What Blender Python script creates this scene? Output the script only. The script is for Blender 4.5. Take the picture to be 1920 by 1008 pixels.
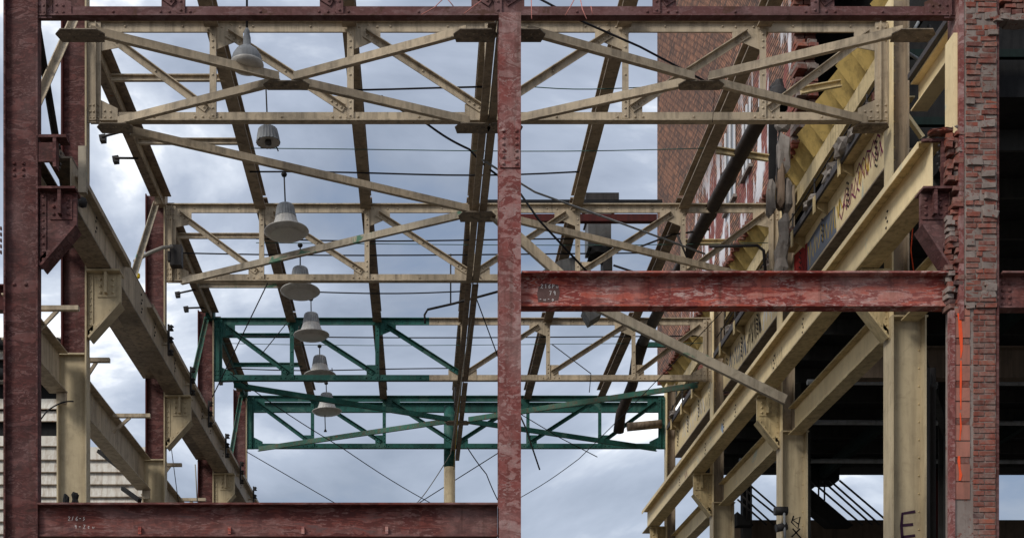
import bpy, bmesh, math, random
from mathutils import Vector
R = random.Random(7)
S = bpy.context.scene
for o in list(bpy.data.objects): bpy.data.objects.remove(o)
COL = S.collection

# ------------------------------------------------------------------ camera, sky, sun, exposure
ZC = 1.7                                   # eye height; every height below is metres above the eye
KF, VU, VV = 2400.0, 790.0, 1510.0
cd = bpy.data.cameras.new('camera'); cam = bpy.data.objects.new('camera', cd); COL.objects.link(cam)
cam.location = (0, 0, ZC); cam.rotation_euler = (math.radians(90), 0, 0)
cd.sensor_width = 36; cd.lens = 45.0; cd.clip_end = 5000
cd.shift_x = (960-VU)/1920; cd.shift_y = (VV-504)/1920
S.camera = cam
SUN_AZ, SUN_EL = math.radians(228), math.radians(40)     # compass bearing from +Y, clockwise: behind the camera to the left
W = bpy.data.worlds.new('World'); S.world = W; W.use_nodes = True
def build_world():
    nt = W.node_tree; nt.nodes.clear(); L = nt.links.new
    out = nt.nodes.new('ShaderNodeOutputWorld')
    sky = nt.nodes.new('ShaderNodeTexSky'); sky.sky_type = 'NISHITA'; sky.sun_disc = False
    sky.sun_elevation = SUN_EL; sky.sun_rotation = SUN_AZ; sky.air_density = 1.2; sky.dust_density = 2.0
    b1 = nt.nodes.new('ShaderNodeBackground'); b1.inputs[1].default_value = 0.10; L(sky.outputs[0], b1.inputs[0])
    tc = nt.nodes.new('ShaderNodeTexCoord'); mp = nt.nodes.new('ShaderNodeMapping')
    mp.inputs['Location'].default_value = SKY_OFF; mp.inputs['Scale'].default_value = (1.0, 1.0, 2.3)
    L(tc.outputs['Generated'], mp.inputs[0])
    n1 = nt.nodes.new('ShaderNodeTexNoise'); n1.inputs['Scale'].default_value = 3.1; n1.inputs['Detail'].default_value = 7
    n1.inputs['Roughness'].default_value = 0.55; n1.inputs['Distortion'].default_value = 0.35; L(mp.outputs[0], n1.inputs['Vector'])
    rp = nt.nodes.new('ShaderNodeValToRGB'); L(n1.outputs['Fac'], rp.inputs[0])
    e = rp.color_ramp.elements; e[0].position = 0.33; e[0].color = (0.13, 0.17, 0.245, 1); e[1].position = 0.62; e[1].color = (0.84, 0.84, 0.84, 1)
    for p, c in ((0.42, (0.192, 0.222, 0.28, 1)), (0.52, (0.285, 0.32, 0.39, 1)), (0.575, (0.44, 0.475, 0.535, 1))):
        x = e.new(p); x.color = c
    b2 = nt.nodes.new('ShaderNodeBackground'); b2.inputs[1].default_value = 1.0; L(rp.outputs[0], b2.inputs[0])
    mx = nt.nodes.new('ShaderNodeMixShader'); mx.inputs[0].default_value = 0.9
    L(b1.outputs[0], mx.inputs[1]); L(b2.outputs[0], mx.inputs[2]); L(mx.outputs[0], out.inputs[0])
SKY_OFF = (12.1, 11.6, 3.2)
build_world()
sd = bpy.data.lights.new('sun', 'SUN'); sun = bpy.data.objects.new('sun', sd); COL.objects.link(sun)
sd.energy = 1.5; sd.angle = math.radians(18); sd.color = (1.0, 0.965, 0.90)
_to = Vector((math.sin(SUN_AZ)*math.cos(SUN_EL), math.cos(SUN_AZ)*math.cos(SUN_EL), math.sin(SUN_EL)))
sun.rotation_euler = (-_to).to_track_quat('-Z', 'Y').to_euler(); sun.location = (-20, -20, 40)
vs = S.view_settings; vs.view_transform = 'Standard'; vs.look = 'None'; vs.gamma = 1; vs.exposure = 0.80; vs.use_curve_mapping = False

# ------------------------------------------------------------------ materials
class NB:
    def __init__(s, name):
        s.m = bpy.data.materials.new(name); s.m.use_nodes = True; s.t = s.m.node_tree; s.t.nodes.clear()
        s.out = s.n('ShaderNodeOutputMaterial'); s.b = s.n('ShaderNodeBsdfPrincipled'); s.l(s.b.outputs[0], s.out.inputs[0])
        s.pos = s.n('ShaderNodeNewGeometry').outputs['Position']
    def n(s, t): return s.t.nodes.new(t)
    def l(s, a, b): s.t.links.new(a, b)
    def noise(s, scale=1, detail=6, rough=0.6, dist=0.0, vs=(1,1,1), off=(0,0,0)):
        mp = s.n('ShaderNodeMapping'); mp.inputs['Scale'].default_value = vs; mp.inputs['Location'].default_value = off; s.l(s.pos, mp.inputs[0])
        k = s.n('ShaderNodeTexNoise'); k.inputs['Scale'].default_value = scale; k.inputs['Detail'].default_value = detail
        k.inputs['Roughness'].default_value = rough; k.inputs['Distortion'].default_value = dist; s.l(mp.outputs[0], k.inputs['Vector']); return k.outputs['Fac']
    def ramp(s, f, stops):
        r = s.n('ShaderNodeValToRGB'); s.l(f, r.inputs[0]); e = r.color_ramp.elements
        def c4(c): return (c, c, c, 1) if isinstance(c, (int, float)) else (*c, 1)
        e[0].position, e[0].color = stops[0][0], c4(stops[0][1]); e[1].position, e[1].color = stops[-1][0], c4(stops[-1][1])
        for p, c in stops[1:-1]: x = e.new(p); x.color = c4(c)
        return r.outputs[0]
    def mix(s, f, a, b, mode='MIX'):
        m = s.n('ShaderNodeMix'); m.data_type = 'RGBA'; m.blend_type = mode
        for i, v in ((0, f), (6, a), (7, b)):
            if isinstance(v, (int, float)): m.inputs[i].default_value = v
            elif isinstance(v, tuple): m.inputs[i].default_value = (*v, 1)
            else: s.l(v, m.inputs[i])
        return m.outputs[2]
    def mth(s, op, a, b=0.0):
        m = s.n('ShaderNodeMath'); m.operation = op
        for i, v in ((0, a), (1, b)):
            if isinstance(v, (int, float)): m.inputs[i].default_value = v
            else: s.l(v, m.inputs[i])
        return m.outputs[0]
    def rng(s, axis, a, b, fade=0.15):      # soft 0..1 window along a world axis
        x = s.n('ShaderNodeSeparateXYZ'); s.l(s.pos, x.inputs[0]); v = x.outputs[axis]
        def st(lo, hi):
            r = s.n('ShaderNodeMapRange'); r.inputs[1].default_value = lo; r.inputs[2].default_value = hi; s.l(v, r.inputs[0]); return r.outputs[0]
        return s.mth('MULTIPLY', st(a-fade, a+fade), s.mth('SUBTRACT', 1.0, st(b-fade, b+fade)))
    def done(s, col, rough=0.6, metal=0.0, bump=None, bs=0.3, bd=0.01):
        if isinstance(col, tuple): s.b.inputs['Base Color'].default_value = (*col, 1)
        else: s.l(col, s.b.inputs['Base Color'])
        if isinstance(rough, (int, float)): s.b.inputs['Roughness'].default_value = rough
        else: s.l(rough, s.b.inputs['Roughness'])
        s.b.inputs['Metallic'].default_value = metal
        s.b.inputs['Specular IOR Level'].default_value = 0.5 if isinstance(rough, (int, float)) and rough < 0.45 else 0.12
        if bump is not None:
            k = s.n('ShaderNodeBump'); k.inputs['Strength'].default_value = bs; k.inputs['Distance'].default_value = bd; s.l(bump, k.inputs['Height']); s.l(k.outputs[0], s.b.inputs['Normal'])
        return s.m
M = {}
def paint(key, base, base2, grime, chip, chipcut=0.66, grimeamt=0.75, rough=0.55, streak=True, off=(0,0,0), extra=None, flk=0.6):
    n = NB(key)
    big = n.noise(1.1, 5, 0.6, 0.4, off=off)
    c = n.mix(n.ramp(big, [(0.35, 0.0), (0.65, 1.0)]), base, base2)
    if streak:
        st = n.noise(1.0, 7, 0.65, 0.2, vs=(9, 9, 0.9), off=off)
        c = n.mix(n.ramp(st, [(0.46, 0.0), (0.72, grimeamt)]), c, grime)
    fl = n.noise(5.5, 10, 0.7, 0.6, off=off)
    c = n.mix(n.ramp(fl, [(0.52, 0.0), (0.74, flk)]), c, grime)
    fine = n.noise(11, 12, 0.72, 0.3, off=(3.1, 7.7, 1.3))
    cm = n.ramp(fine, [(chipcut-0.015, 0.0), (chipcut+0.015, 1.0)])
    c = n.mix(cm, c, chip)
    big2 = n.noise(0.55, 9, 0.66, 0.5, off=(off[0]+6, 3, 8)); c = n.mix(n.ramp(big2, [(0.50, 0.0), (0.66, 0.7*flk)]), c, grime)
    if extra:
        ex = n.noise(1.6, 9, 0.62, 0.8, off=(11, 5, 2)); c = n.mix(n.ramp(ex, [(extra[1]-0.02, 0.0), (extra[1]+0.02, 0.9)]), c, extra[0])
    h = n.mth('SUBTRACT', fl, cm)
    M[key] = n.done(c, rough, 0.0, h, 0.35, 0.012); return M[key]
RUST = (0.085, 0.042, 0.026)
paint('tan',   (0.52, 0.425, 0.30), (0.43, 0.35, 0.25), (0.13, 0.105, 0.08), RUST, 0.69)
paint('tan_green', (0.44, 0.38, 0.29), (0.36, 0.30, 0.22), (0.12, 0.10, 0.075), RUST, 0.69, extra=((0.06, 0.17, 0.11), 0.60))
paint('cream', (0.82, 0.67, 0.405), (0.74, 0.59, 0.345), (0.32, 0.225, 0.12), RUST, 0.73, 0.22, extra=((0.50, 0.52, 0.42), 0.66), flk=0.3)
paint('cream_dirty', (0.60, 0.475, 0.265), (0.50, 0.39, 0.21), (0.15, 0.115, 0.065), RUST, 0.66, 0.7)
paint('column_tan', (0.50, 0.41, 0.265), (0.43, 0.35, 0.225), (0.18, 0.14, 0.09), RUST, 0.70, 0.5, flk=0.5)
paint('yellow', (0.60, 0.43, 0.15), (0.52, 0.37, 0.13), (0.17, 0.125, 0.055), (0.05, 0.04, 0.03), 0.70, 0.6)
paint('teal',  (0.018, 0.090, 0.074), (0.030, 0.115, 0.096), (0.020, 0.040, 0.034), (0.10, 0.065, 0.045), 0.66, extra=((0.055, 0.12, 0.10), 0.58))
paint('teal_worn', (0.03, 0.135, 0.10), (0.07, 0.16, 0.12), (0.13, 0.10, 0.07), (0.16, 0.11, 0.07), 0.58)
paint('purlin', (0.37, 0.295, 0.21), (0.29, 0.225, 0.16), (0.085, 0.064, 0.048), (0.06, 0.035, 0.025), 0.66, 0.7)
paint('tan_grime_shade', (0.30, 0.24, 0.175), (0.20, 0.16, 0.12), (0.045, 0.037, 0.03), (0.06, 0.035, 0.025), 0.64, 0.8, flk=0.9)  # blotchy grime, with the shade of the undersides also put into the colour
paint('pipe_brown', (0.062, 0.046, 0.038), (0.045, 0.034, 0.029), (0.02, 0.016, 0.014), (0.10, 0.05, 0.03), 0.66)
paint('purlin_rusty', (0.30, 0.225, 0.155), (0.19, 0.14, 0.10), (0.035, 0.026, 0.022), (0.20, 0.075, 0.025), 0.62, 0.9)
paint('maroon', (0.085, 0.018, 0.015), (0.065, 0.014, 0.012), (0.03, 0.012, 0.012), (0.13, 0.045, 0.04), 0.68)
paint('iron', (0.03, 0.028, 0.028), (0.045, 0.04, 0.038), (0.018, 0.016, 0.015), (0.08, 0.045, 0.03), 0.68)
paint('shade_black', (0.016, 0.016, 0.017), (0.024, 0.023, 0.022), (0.007, 0.007, 0.008), (0.03, 0.02, 0.016), 0.72, rough=0.9)  # for black objects, and for interior shade put into the factory's colour
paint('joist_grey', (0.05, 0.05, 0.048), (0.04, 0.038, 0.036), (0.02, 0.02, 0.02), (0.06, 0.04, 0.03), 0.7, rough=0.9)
paint('shade_green', (0.010, 0.020, 0.018), (0.013, 0.022, 0.02), (0.007, 0.009, 0.009), (0.02, 0.016, 0.014), 0.72, rough=0.9)  # greenish interior steel, its shade put into the colour
paint('galv', (0.30, 0.31, 0.32), (0.22, 0.225, 0.23), (0.10, 0.10, 0.10), (0.16, 0.10, 0.06), 0.70, 0.6, rough=0.5)
paint('duct_metal', (0.15, 0.15, 0.15), (0.10, 0.10, 0.10), (0.04, 0.038, 0.036), (0.12, 0.07, 0.04), 0.66, 0.8, rough=0.5)
paint('lampshade', (0.50, 0.48, 0.44), (0.42, 0.40, 0.37), (0.22, 0.19, 0.16), (0.20, 0.13, 0.08), 0.74, 0.5, rough=0.4)
paint('siding', (0.66, 0.63, 0.57), (0.55, 0.52, 0.46), (0.30, 0.215, 0.14), (0.22, 0.09, 0.045), 0.67, 0.8)
paint('concrete', (0.27, 0.24, 0.215), (0.20, 0.175, 0.155), (0.085, 0.07, 0.06), (0.16, 0.06, 0.04), 0.63, 0.5, rough=0.9)
paint('mortar', (0.27, 0.225, 0.20), (0.20, 0.16, 0.14), (0.09, 0.06, 0.05), (0.18, 0.065, 0.048), 0.58, 0.5, rough=0.95)
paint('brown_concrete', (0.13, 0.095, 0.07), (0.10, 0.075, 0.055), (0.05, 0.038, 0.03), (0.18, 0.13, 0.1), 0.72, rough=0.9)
paint('tile', (0.36, 0.15, 0.11), (0.30, 0.125, 0.095), (0.17, 0.085, 0.065), (0.42, 0.30, 0.25), 0.66, 0.6, rough=0.85)
def red(key, cols, pale, amt, vs=(1.5, 1.5, 3.6), off=(0,0,0), sc=2.4, spot=(0.030, 0.016, 0.016), spotamt=0.75, rust=None):
    """old paint in layers: patches of several coats, broken pale lips where a coat has lifted, rust runs, sooty specks"""
    n = NB(key)
    f = n.noise(sc, 10, 0.62, 0.45, vs=vs, off=off)
    c = n.ramp(f, [(0.34, cols[0]), (0.445, cols[1]), (0.455, cols[2]), (0.535, cols[2]), (0.545, cols[3]), (0.66, cols[4])])
    pm = n.ramp(f, [(0.415, 0.0), (0.448, 1.0), (0.458, 0.0), (0.515, 0.0), (0.548, 1.0), (0.575, 0.35), (0.63, 0.0)])
    br = n.ramp(n.noise(3.6, 9, 0.68, 0.4, vs=(1, 1, 1.7), off=(off[2], 5, off[0])), [(0.44, 0.0), (0.58, 1.0)])
    sx = n.n('ShaderNodeMath'); sx.operation = 'MULTIPLY'; n.l(pm, sx.inputs[0]); n.l(br, sx.inputs[1])
    c = n.mix(n.mth('MULTIPLY', sx.outputs[0], amt), c, pale)
    wash = n.noise(0.8, 7, 0.6, 0.4, off=(off[0]+2, 6, 1)); c = n.mix(n.ramp(wash, [(0.46, 0.0), (0.64, 0.4)]), c, pale)
    rs = n.noise(1.0, 8, 0.65, 0.2, vs=(7, 7, 0.5), off=(off[2], 1, 4)); c = n.mix(n.ramp(rs, [(0.52, 0.0), (0.70, 0.6)]), c, (0.055, 0.028, 0.020))
    d = n.noise(2.4, 9, 0.7, 0.5, off=(off[0]+4, 2, 9)); c = n.mix(n.ramp(d, [(0.52, 0.0), (0.75, spotamt)]), c, spot)
    g = n.noise(26, 6, 0.7); c = n.mix(n.ramp(g, [(0.42, 0.0), (0.85, 0.4)]), c, (0.05, 0.022, 0.02))
    if rust:
        r = n.noise(3.0, 10, 0.72, 0.4, off=(1, 8, off[0])); c = n.mix(n.ramp(r, [(0.56, 0.0), (0.62, 0.85)]), c, rust)
    M[key] = n.done(c, 0.7, 0.0, n.mth('ADD', f, n.mth('MULTIPLY', g, 0.25)), 0.5, 0.02)
red('red_dark', [(0.048, 0.020, 0.018), (0.10, 0.032, 0.028), (0.065, 0.023, 0.021), (0.115, 0.036, 0.031), (0.13, 0.055, 0.050)], (0.20, 0.125, 0.118), 0.7, vs=(1.4, 1.4, 3.8))
red('red_bright', [(0.38, 0.078, 0.052), (0.40, 0.090, 0.060), (0.22, 0.046, 0.038), (0.38, 0.10, 0.075), (0.45, 0.20, 0.16)], (0.50, 0.38, 0.345), 0.95, vs=(0.95, 0.95, 4.6), off=(5,1,3), sc=2.2, spot=(0.15, 0.04, 0.03), spotamt=0.5)
red('red_rose', [(0.20, 0.056, 0.048), (0.25, 0.088, 0.078), (0.17, 0.050, 0.044), (0.26, 0.10, 0.09), (0.32, 0.20, 0.185)], (0.37, 0.28, 0.26), 0.8, vs=(1.9, 1.9, 3.4), off=(2,9,1), sc=2.0, spot=(0.10, 0.036, 0.03))
red('red_low', [(0.09, 0.027, 0.023), (0.18, 0.048, 0.037), (0.10, 0.030, 0.026), (0.19, 0.054, 0.043), (0.13, 0.07, 0.066)], (0.27, 0.17, 0.155), 0.75, vs=(0.8, 0.8, 3.6), off=(7,3,8), spot=(0.05, 0.024, 0.024))
red('red_rusty', [(0.10, 0.042, 0.040), (0.15, 0.070, 0.067), (0.12, 0.052, 0.049), (0.17, 0.09, 0.087), (0.09, 0.040, 0.036)], (0.22, 0.14, 0.135), 0.5, vs=(0.7, 0.7, 2.0), off=(9,4,2), rust=(0.075, 0.036, 0.024))
def brickpiece():
    n = NB('brick')
    oi = n.n('ShaderNodeObjectInfo').outputs['Random']
    c = n.ramp(oi, [(0.0, (0.13, 0.042, 0.032)), (0.25, (0.20, 0.058, 0.04)), (0.5, (0.25, 0.075, 0.052)), (0.68, (0.16, 0.062, 0.052)), (0.85, (0.29, 0.085, 0.05)), (1.0, (0.085, 0.05, 0.048))])
    f = n.noise(5, 10, 0.75, 0.6); c = n.mix(n.ramp(f, [(0.44, 0.0), (0.62, 0.8)]), c, (0.23, 0.165, 0.14))
    g = n.noise(22, 8, 0.7); c = n.mix(n.ramp(g, [(0.4, 0.0), (0.8, 0.7)]), c, (0.06, 0.035, 0.03))
    M['brick'] = n.done(c, 0.9, 0.0, g, 0.6, 0.01)
brickpiece()
def brickwall():
    n = NB('brick_wall')
    sx = n.n('ShaderNodeSeparateXYZ'); n.l(n.pos, sx.inputs[0]); cb = n.n('ShaderNodeCombineXYZ')
    n.l(sx.outputs[1], cb.inputs[0]); n.l(sx.outputs[2], cb.inputs[1])
    b = n.n('ShaderNodeTexBrick'); n.l(cb.outputs[0], b.inputs['Vector']); b.inputs['Scale'].default_value = 1.0
    for k, v in (('Brick Width', 0.26), ('Row Height', 0.095), ('Mortar Size', 0.016), ('Bias', -0.15)): b.inputs[k].default_value = v
    b.inputs['Color1'].default_value = (0.44, 0.215, 0.135, 1); b.inputs['Color2'].default_value = (0.13, 0.09, 0.075, 1); b.inputs['Mortar'].default_value = (0.03, 0.024, 0.022, 1)
    c = b.outputs['Color']
    f = n.noise(0.8, 8, 0.7, 0.5, vs=(1, 1, 0.6)); c = n.mix(n.ramp(f, [(0.40, 0.0), (0.70, 0.7)]), c, (0.055, 0.047, 0.046))
    # sprayed and dripped paint low on the wall by the broken end
    zone = n.mth('MULTIPLY', n.rng(1, 24.0, 35.0, 1.5), n.rng(2, 14.5, 17.6, 0.8))
    rd = n.noise(0.55, 6, 0.6, 0.5, vs=(1, 1, 0.8), off=(0, 3.3, 1)); c = n.mix(n.mth('MULTIPLY', n.ramp(rd, [(0.49, 0.0), (0.54, 0.7)]), zone), c, (0.25, 0.075, 0.07))
    w = n.noise(1.0, 8, 0.65, 0.3, vs=(2.0, 2.0, 0.55), off=(0, 1.2, 0)); c = n.mix(n.mth('MULTIPLY', n.ramp(w, [(0.52, 0.0), (0.56, 0.95)]), zone), c, (0.72, 0.72, 0.75))
    M['brick_wall'] = n.done(c, 0.9, 0.0, b.outputs['Fac'], -0.5, 0.02)
brickwall()
def flat(key, col, rough=0.7, metal=0.0, vary=0.25):
    n = NB(key); f = n.noise(7, 6, 0.7); M[key] = n.done(n.mix(n.ramp(f, [(0.3, 0.0), (0.8, vary)]), col, tuple(x*0.4 for x in col)), rough, metal)
flat('cable', (0.022, 0.022, 0.026)); flat('cable_pale', (0.32, 0.30, 0.26)); flat('cable_green', (0.06, 0.12, 0.10)); flat('cable_yellow', (0.42, 0.28, 0.05))
flat('orange', (0.80, 0.10, 0.035), 0.9, 0, 0.5); flat('chalk', (0.62, 0.58, 0.56)); flat('black_paint', (0.012, 0.011, 0.013)); flat('purple_paint', (0.20, 0.035, 0.09))
flat('yellow_paint', (0.55, 0.37, 0.05)); flat('blue_grey_paint', (0.15, 0.17, 0.215)); flat('red_paint', (0.27, 0.025, 0.022)); flat('dark_purple_paint', (0.05, 0.022, 0.045), 0.9, 0, 0.9); flat('white_paint', (0.7, 0.7, 0.72))
flat('wire_pink', (0.50, 0.20, 0.17)); flat('yellow_tape', (0.8, 0.55, 0.02)); flat('pane', (0.02, 0.022, 0.028), 0.15, 0, 0.1); flat('pale_blue_paint', (0.33, 0.42, 0.55))
flat('grey_stain', (0.13, 0.075, 0.068), 0.7, 0, 0.8); flat('wood', (0.17, 0.12, 0.085)); flat('plank', (0.085, 0.08, 0.085)); flat('lens', (0.55, 0.53, 0.50), 0.25); flat('bulb', (0.05, 0.045, 0.04), 0.3)
n_ = NB('earth'); f_ = n_.noise(0.25, 8, 0.6); M['earth'] = n_.done(n_.mix(f_, (0.075, 0.07, 0.062), (0.12, 0.11, 0.098)), 0.95, 0, f_, 0.4, 0.05)

# ------------------------------------------------------------------ mesh building helpers
def V(*a): return Vector(a)
def at(u, v, Y): return Vector(((u-VU)/KF*Y, Y, (VV-v)/KF*Y))
LABELS = {}
def prop(o, label, cat, group=None):
    o['label'] = label; o['category'] = cat; o['kind'] = 'thing'
    if group: o['group'] = group
    LABELS.setdefault(label, []).append((o.name, group))
def thing(name, label, cat, base, group=None):
    o = bpy.data.objects.new(name, None); o.empty_display_size = 0.2; COL.objects.link(o)
    o.location = (base[0], base[1], base[2]+ZC); prop(o, label, cat, group); return o
def root_loc(p):
    l = Vector((0, 0, 0))
    while p is not None: l += Vector(p.location); p = p.parent
    return l
def Iprof(w, h, tf=0.025, tw=0.02):
    a, b, c, d = w/2, h/2, tw/2, h/2-tf
    return [(-a,-b),(a,-b),(a,-d),(c,-d),(c,d),(a,d),(a,b),(-a,b),(-a,d),(-c,d),(-c,-d),(-a,-d)]
def Tprof(w, h, t=0.02, ts=0.03):        # flange on top (z=0), stem hanging down
    a, c = w/2, ts/2
    return [(-a,0),(-a,-t),(-c,-t),(-c,-h),(c,-h),(c,-t),(a,-t),(a,0)]
def Bprof(w, h): return [(-w/2,-h/2),(w/2,-h/2),(w/2,h/2),(-w/2,h/2)]
def Lprof(a, b, t=0.016): return [(0,0),(a,0),(a,t),(t,t),(t,b),(0,b)]
def Cprof(w, h, t=0.018): return [(0,-h/2),(w,-h/2),(w,-h/2+t),(t,-h/2+t),(t,h/2-t),(w,h/2-t),(w,h/2),(0,h/2)]
def flipy(p): return [(a,-b) for a, b in p]
def flipx(p): return [(-a,b) for a, b in p]
class MB:
    def __init__(s): s.v = []; s.f = []; s.sm = set()
    def beam(s, p0, p1, prof, up=(0,0,1)):
        p0, p1 = Vector(p0), Vector(p1); d = (p1-p0).normalized(); up = Vector(up)
        sd = d.cross(up)
        if sd.length < 1e-4: sd = d.cross(Vector((0,1,0)))
        sd.normalize(); u2 = sd.cross(d); n = len(prof); b = len(s.v)
        for p in (p0, p1):
            for x, y in prof: s.v.append(p + sd*x + u2*y)
        for i in range(n): j = (i+1) % n; s.f.append((b+i, b+j, b+n+j, b+n+i))
        s.f.append(tuple(range(b+n-1, b-1, -1))); s.f.append(tuple(range(b+n, b+2*n))); return s
    def box(s, a, b):
        x0,x1 = sorted((a[0],b[0])); y0,y1 = sorted((a[1],b[1])); z0,z1 = sorted((a[2],b[2])); k = len(s.v)
        for z in (z0,z1):
            for x, y in ((x0,y0),(x1,y0),(x1,y1),(x0,y1)): s.v.append(Vector((x,y,z)))
        for q in ((0,3,2,1),(4,5,6,7),(0,1,5,4),(1,2,6,5),(2,3,7,6),(3,0,4,7)): s.f.append(tuple(k+i for i in q))
        return s
    def plate(s, pts, n, t):                 # polygon pts, pushed by t along n
        n = Vector(n).normalized()*t; k = len(s.v); m = len(pts)
        s.v += [Vector(p) for p in pts] + [Vector(p)+n for p in pts]
        s.f.append(tuple(range(k+m-1, k-1, -1))); s.f.append(tuple(range(k+m, k+2*m)))
        for i in range(m): j = (i+1) % m; s.f.append((k+i, k+j, k+m+j, k+m+i))
        return s
    def tube(s, pts, r, n=8, cap=True):
        pts = [Vector(p) for p in pts]; k = len(s.v); rr = r if isinstance(r, (list, tuple)) else [r]*len(pts); ref = None
        for i, p in enumerate(pts):
            d = (pts[min(i+1, len(pts)-1)] - pts[max(i-1, 0)]).normalized()
            if ref is None:
                ref = d.cross(Vector((0,0,1)))
                if ref.length < 1e-3: ref = d.cross(Vector((0,1,0)))
            ref = (ref - d*ref.dot(d)).normalized(); w = d.cross(ref)
            for j in range(n): a = 2*math.pi*j/n; s.v.append(p + (ref*math.cos(a)+w*math.sin(a))*rr[i])
        for i in range(len(pts)-1):
            for j in range(n):
                j2 = (j+1) % n; s.sm.add(len(s.f)); s.f.append((k+i*n+j, k+i*n+j2, k+(i+1)*n+j2, k+(i+1)*n+j))
        if cap: s.f.append(tuple(range(k+n-1, k-1, -1))); e = k+(len(pts)-1)*n; s.f.append(tuple(range(e, e+n)))
        return s
    def lathe(s, c, prof, n=28, ripple=0.0):
        k = len(s.v); c = Vector(c)
        for r, z in prof:
            for j in range(n):
                a = 2*math.pi*j/n; q = r*(1 - (ripple if j % 2 else 0)); s.v.append(c + Vector((q*math.cos(a), q*math.sin(a), z)))
        for i in range(len(prof)-1):
            for j in range(n):
                j2 = (j+1) % n
                if not ripple: s.sm.add(len(s.f))
                s.f.append((k+i*n+j, k+i*n+j2, k+(i+1)*n+j2, k+(i+1)*n+j))
        return s
    def rivet(s, p, n=(0,-1,0), r=0.021):
        p = Vector(p); n = Vector(n); a = n.cross(Vector((0.3,0.2,1))).normalized(); b = n.cross(a); k = len(s.v)
        for rr, h in ((1.0, 0.0), (0.8, 0.5)):
            for j in range(6): t = j*math.pi/3; s.v.append(p + (a*math.cos(t)+b*math.sin(t))*r*rr + n*r*h)
        s.v.append(p + n*r*0.8)
        for j in range(6):
            q = (j+1) % 6
            for fc in ((k+j, k+q, k+6+q, k+6+j), (k+6+j, k+6+q, k+12)): s.sm.add(len(s.f)); s.f.append(fc)
        return s
    def ribbon(s, pts, w, n, lift=0.003):    # flat paint stroke lying on a surface with normal n
        n = Vector(n); pts = [Vector(p)+n*lift for p in pts]; k = len(s.v)
        for i, p in enumerate(pts):
            d = (pts[min(i+1,len(pts)-1)]-pts[max(i-1,0)]).normalized(); sd = d.cross(n).normalized()*w/2; s.v += [p-sd, p+sd]
        for i in range(len(pts)-1): s.f.append((k+2*i, k+2*i+1, k+2*i+3, k+2*i+2))
        return s
    def rock(s, c, sz, seed, flat=False):
        r = random.Random(seed); bm = bmesh.new(); bmesh.ops.create_icosphere(bm, subdivisions=2, radius=1.0); k = len(s.v)
        ph = [r.uniform(0, 6) for _ in range(6)]
        for v in bm.verts:
            q = v.co; m = max(abs(q.x), abs(q.y), abs(q.z)); q = q.lerp(q/m*0.9, 0.82)
            f = 1 + 0.11*math.sin(q.x*4+ph[0]) + 0.11*math.sin(q.y*5+ph[1]) + 0.1*math.sin(q.z*4.5+ph[2]) + r.uniform(-.05,.05)
            s.v.append(Vector(c) + Vector((q.x*sz[0]*f, q.y*sz[1]*f, q.z*sz[2]*f)))
        bm.verts.ensure_lookup_table()
        for f in bm.faces: s.f.append(tuple(k+v.index for v in f.verts))
        bm.free(); return s
    def mesh(s, name, mat, org):
        me = bpy.data.meshes.new(name); me.from_pydata([tuple(v-org) for v in s.v], [], s.f)
        bm = bmesh.new(); bm.from_mesh(me); bmesh.ops.recalc_face_normals(bm, faces=bm.faces)
        bm.faces.ensure_lookup_table()
        for i in s.sm: bm.faces[i].smooth = True
        bm.to_mesh(me); bm.free(); me.materials.append(M[mat]); return me
    def build(s, name, mat, parent=None, stuff=False):
        org = root_loc(parent)-V(0,0,ZC) if parent else V(0,0,-ZC)
        o = bpy.data.objects.new(name, s.mesh(name, mat, org)); COL.objects.link(o); o.parent = parent
        if stuff: o['kind'] = 'stuff'
        return o
    def top(s, name, mat, label, cat, group=None):      # a thing of one mesh, origin at its lowest middle
        xs = [v.x for v in s.v]; ys = [v.y for v in s.v]; zs = [v.z for v in s.v]
        org = V((min(xs)+max(xs))/2, (min(ys)+max(ys))/2, min(zs))
        o = bpy.data.objects.new(name, s.mesh(name, mat, org)); COL.objects.link(o); o.location = org+V(0,0,ZC); prop(o, label, cat, group); return o

# ------------------------------------------------------------------ layout (metres; x right, y away, z above the eye)
Y0, Y1, BAY = 17.4, 20.05, 6.1
YS = [Y0, Y1, Y1+BAY, Y1+2*BAY, Y1+3*BAY]
XC = 1.04
NODES = [-5.11, -3.26, -1.11, 1.04, 3.19, 5.34, 7.19]
ZB, ZT = 10.70, 12.27                     # underside of bottom chord, top of top chord
GND = -ZC
ORD = ['', 'nearest', 'second', 'third', 'farthest']
FN = V(0,-1,0)

# ------------------------------------------------------------------ ground
g = MB(); g.v += [V(-1500,-600,GND), V(1500,-600,GND), V(1500,2500,GND), V(-1500,2500,GND)]; g.f.append((0,1,2,3))
gr = g.build('ground', 'earth'); gr['kind'] = 'structure'

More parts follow.
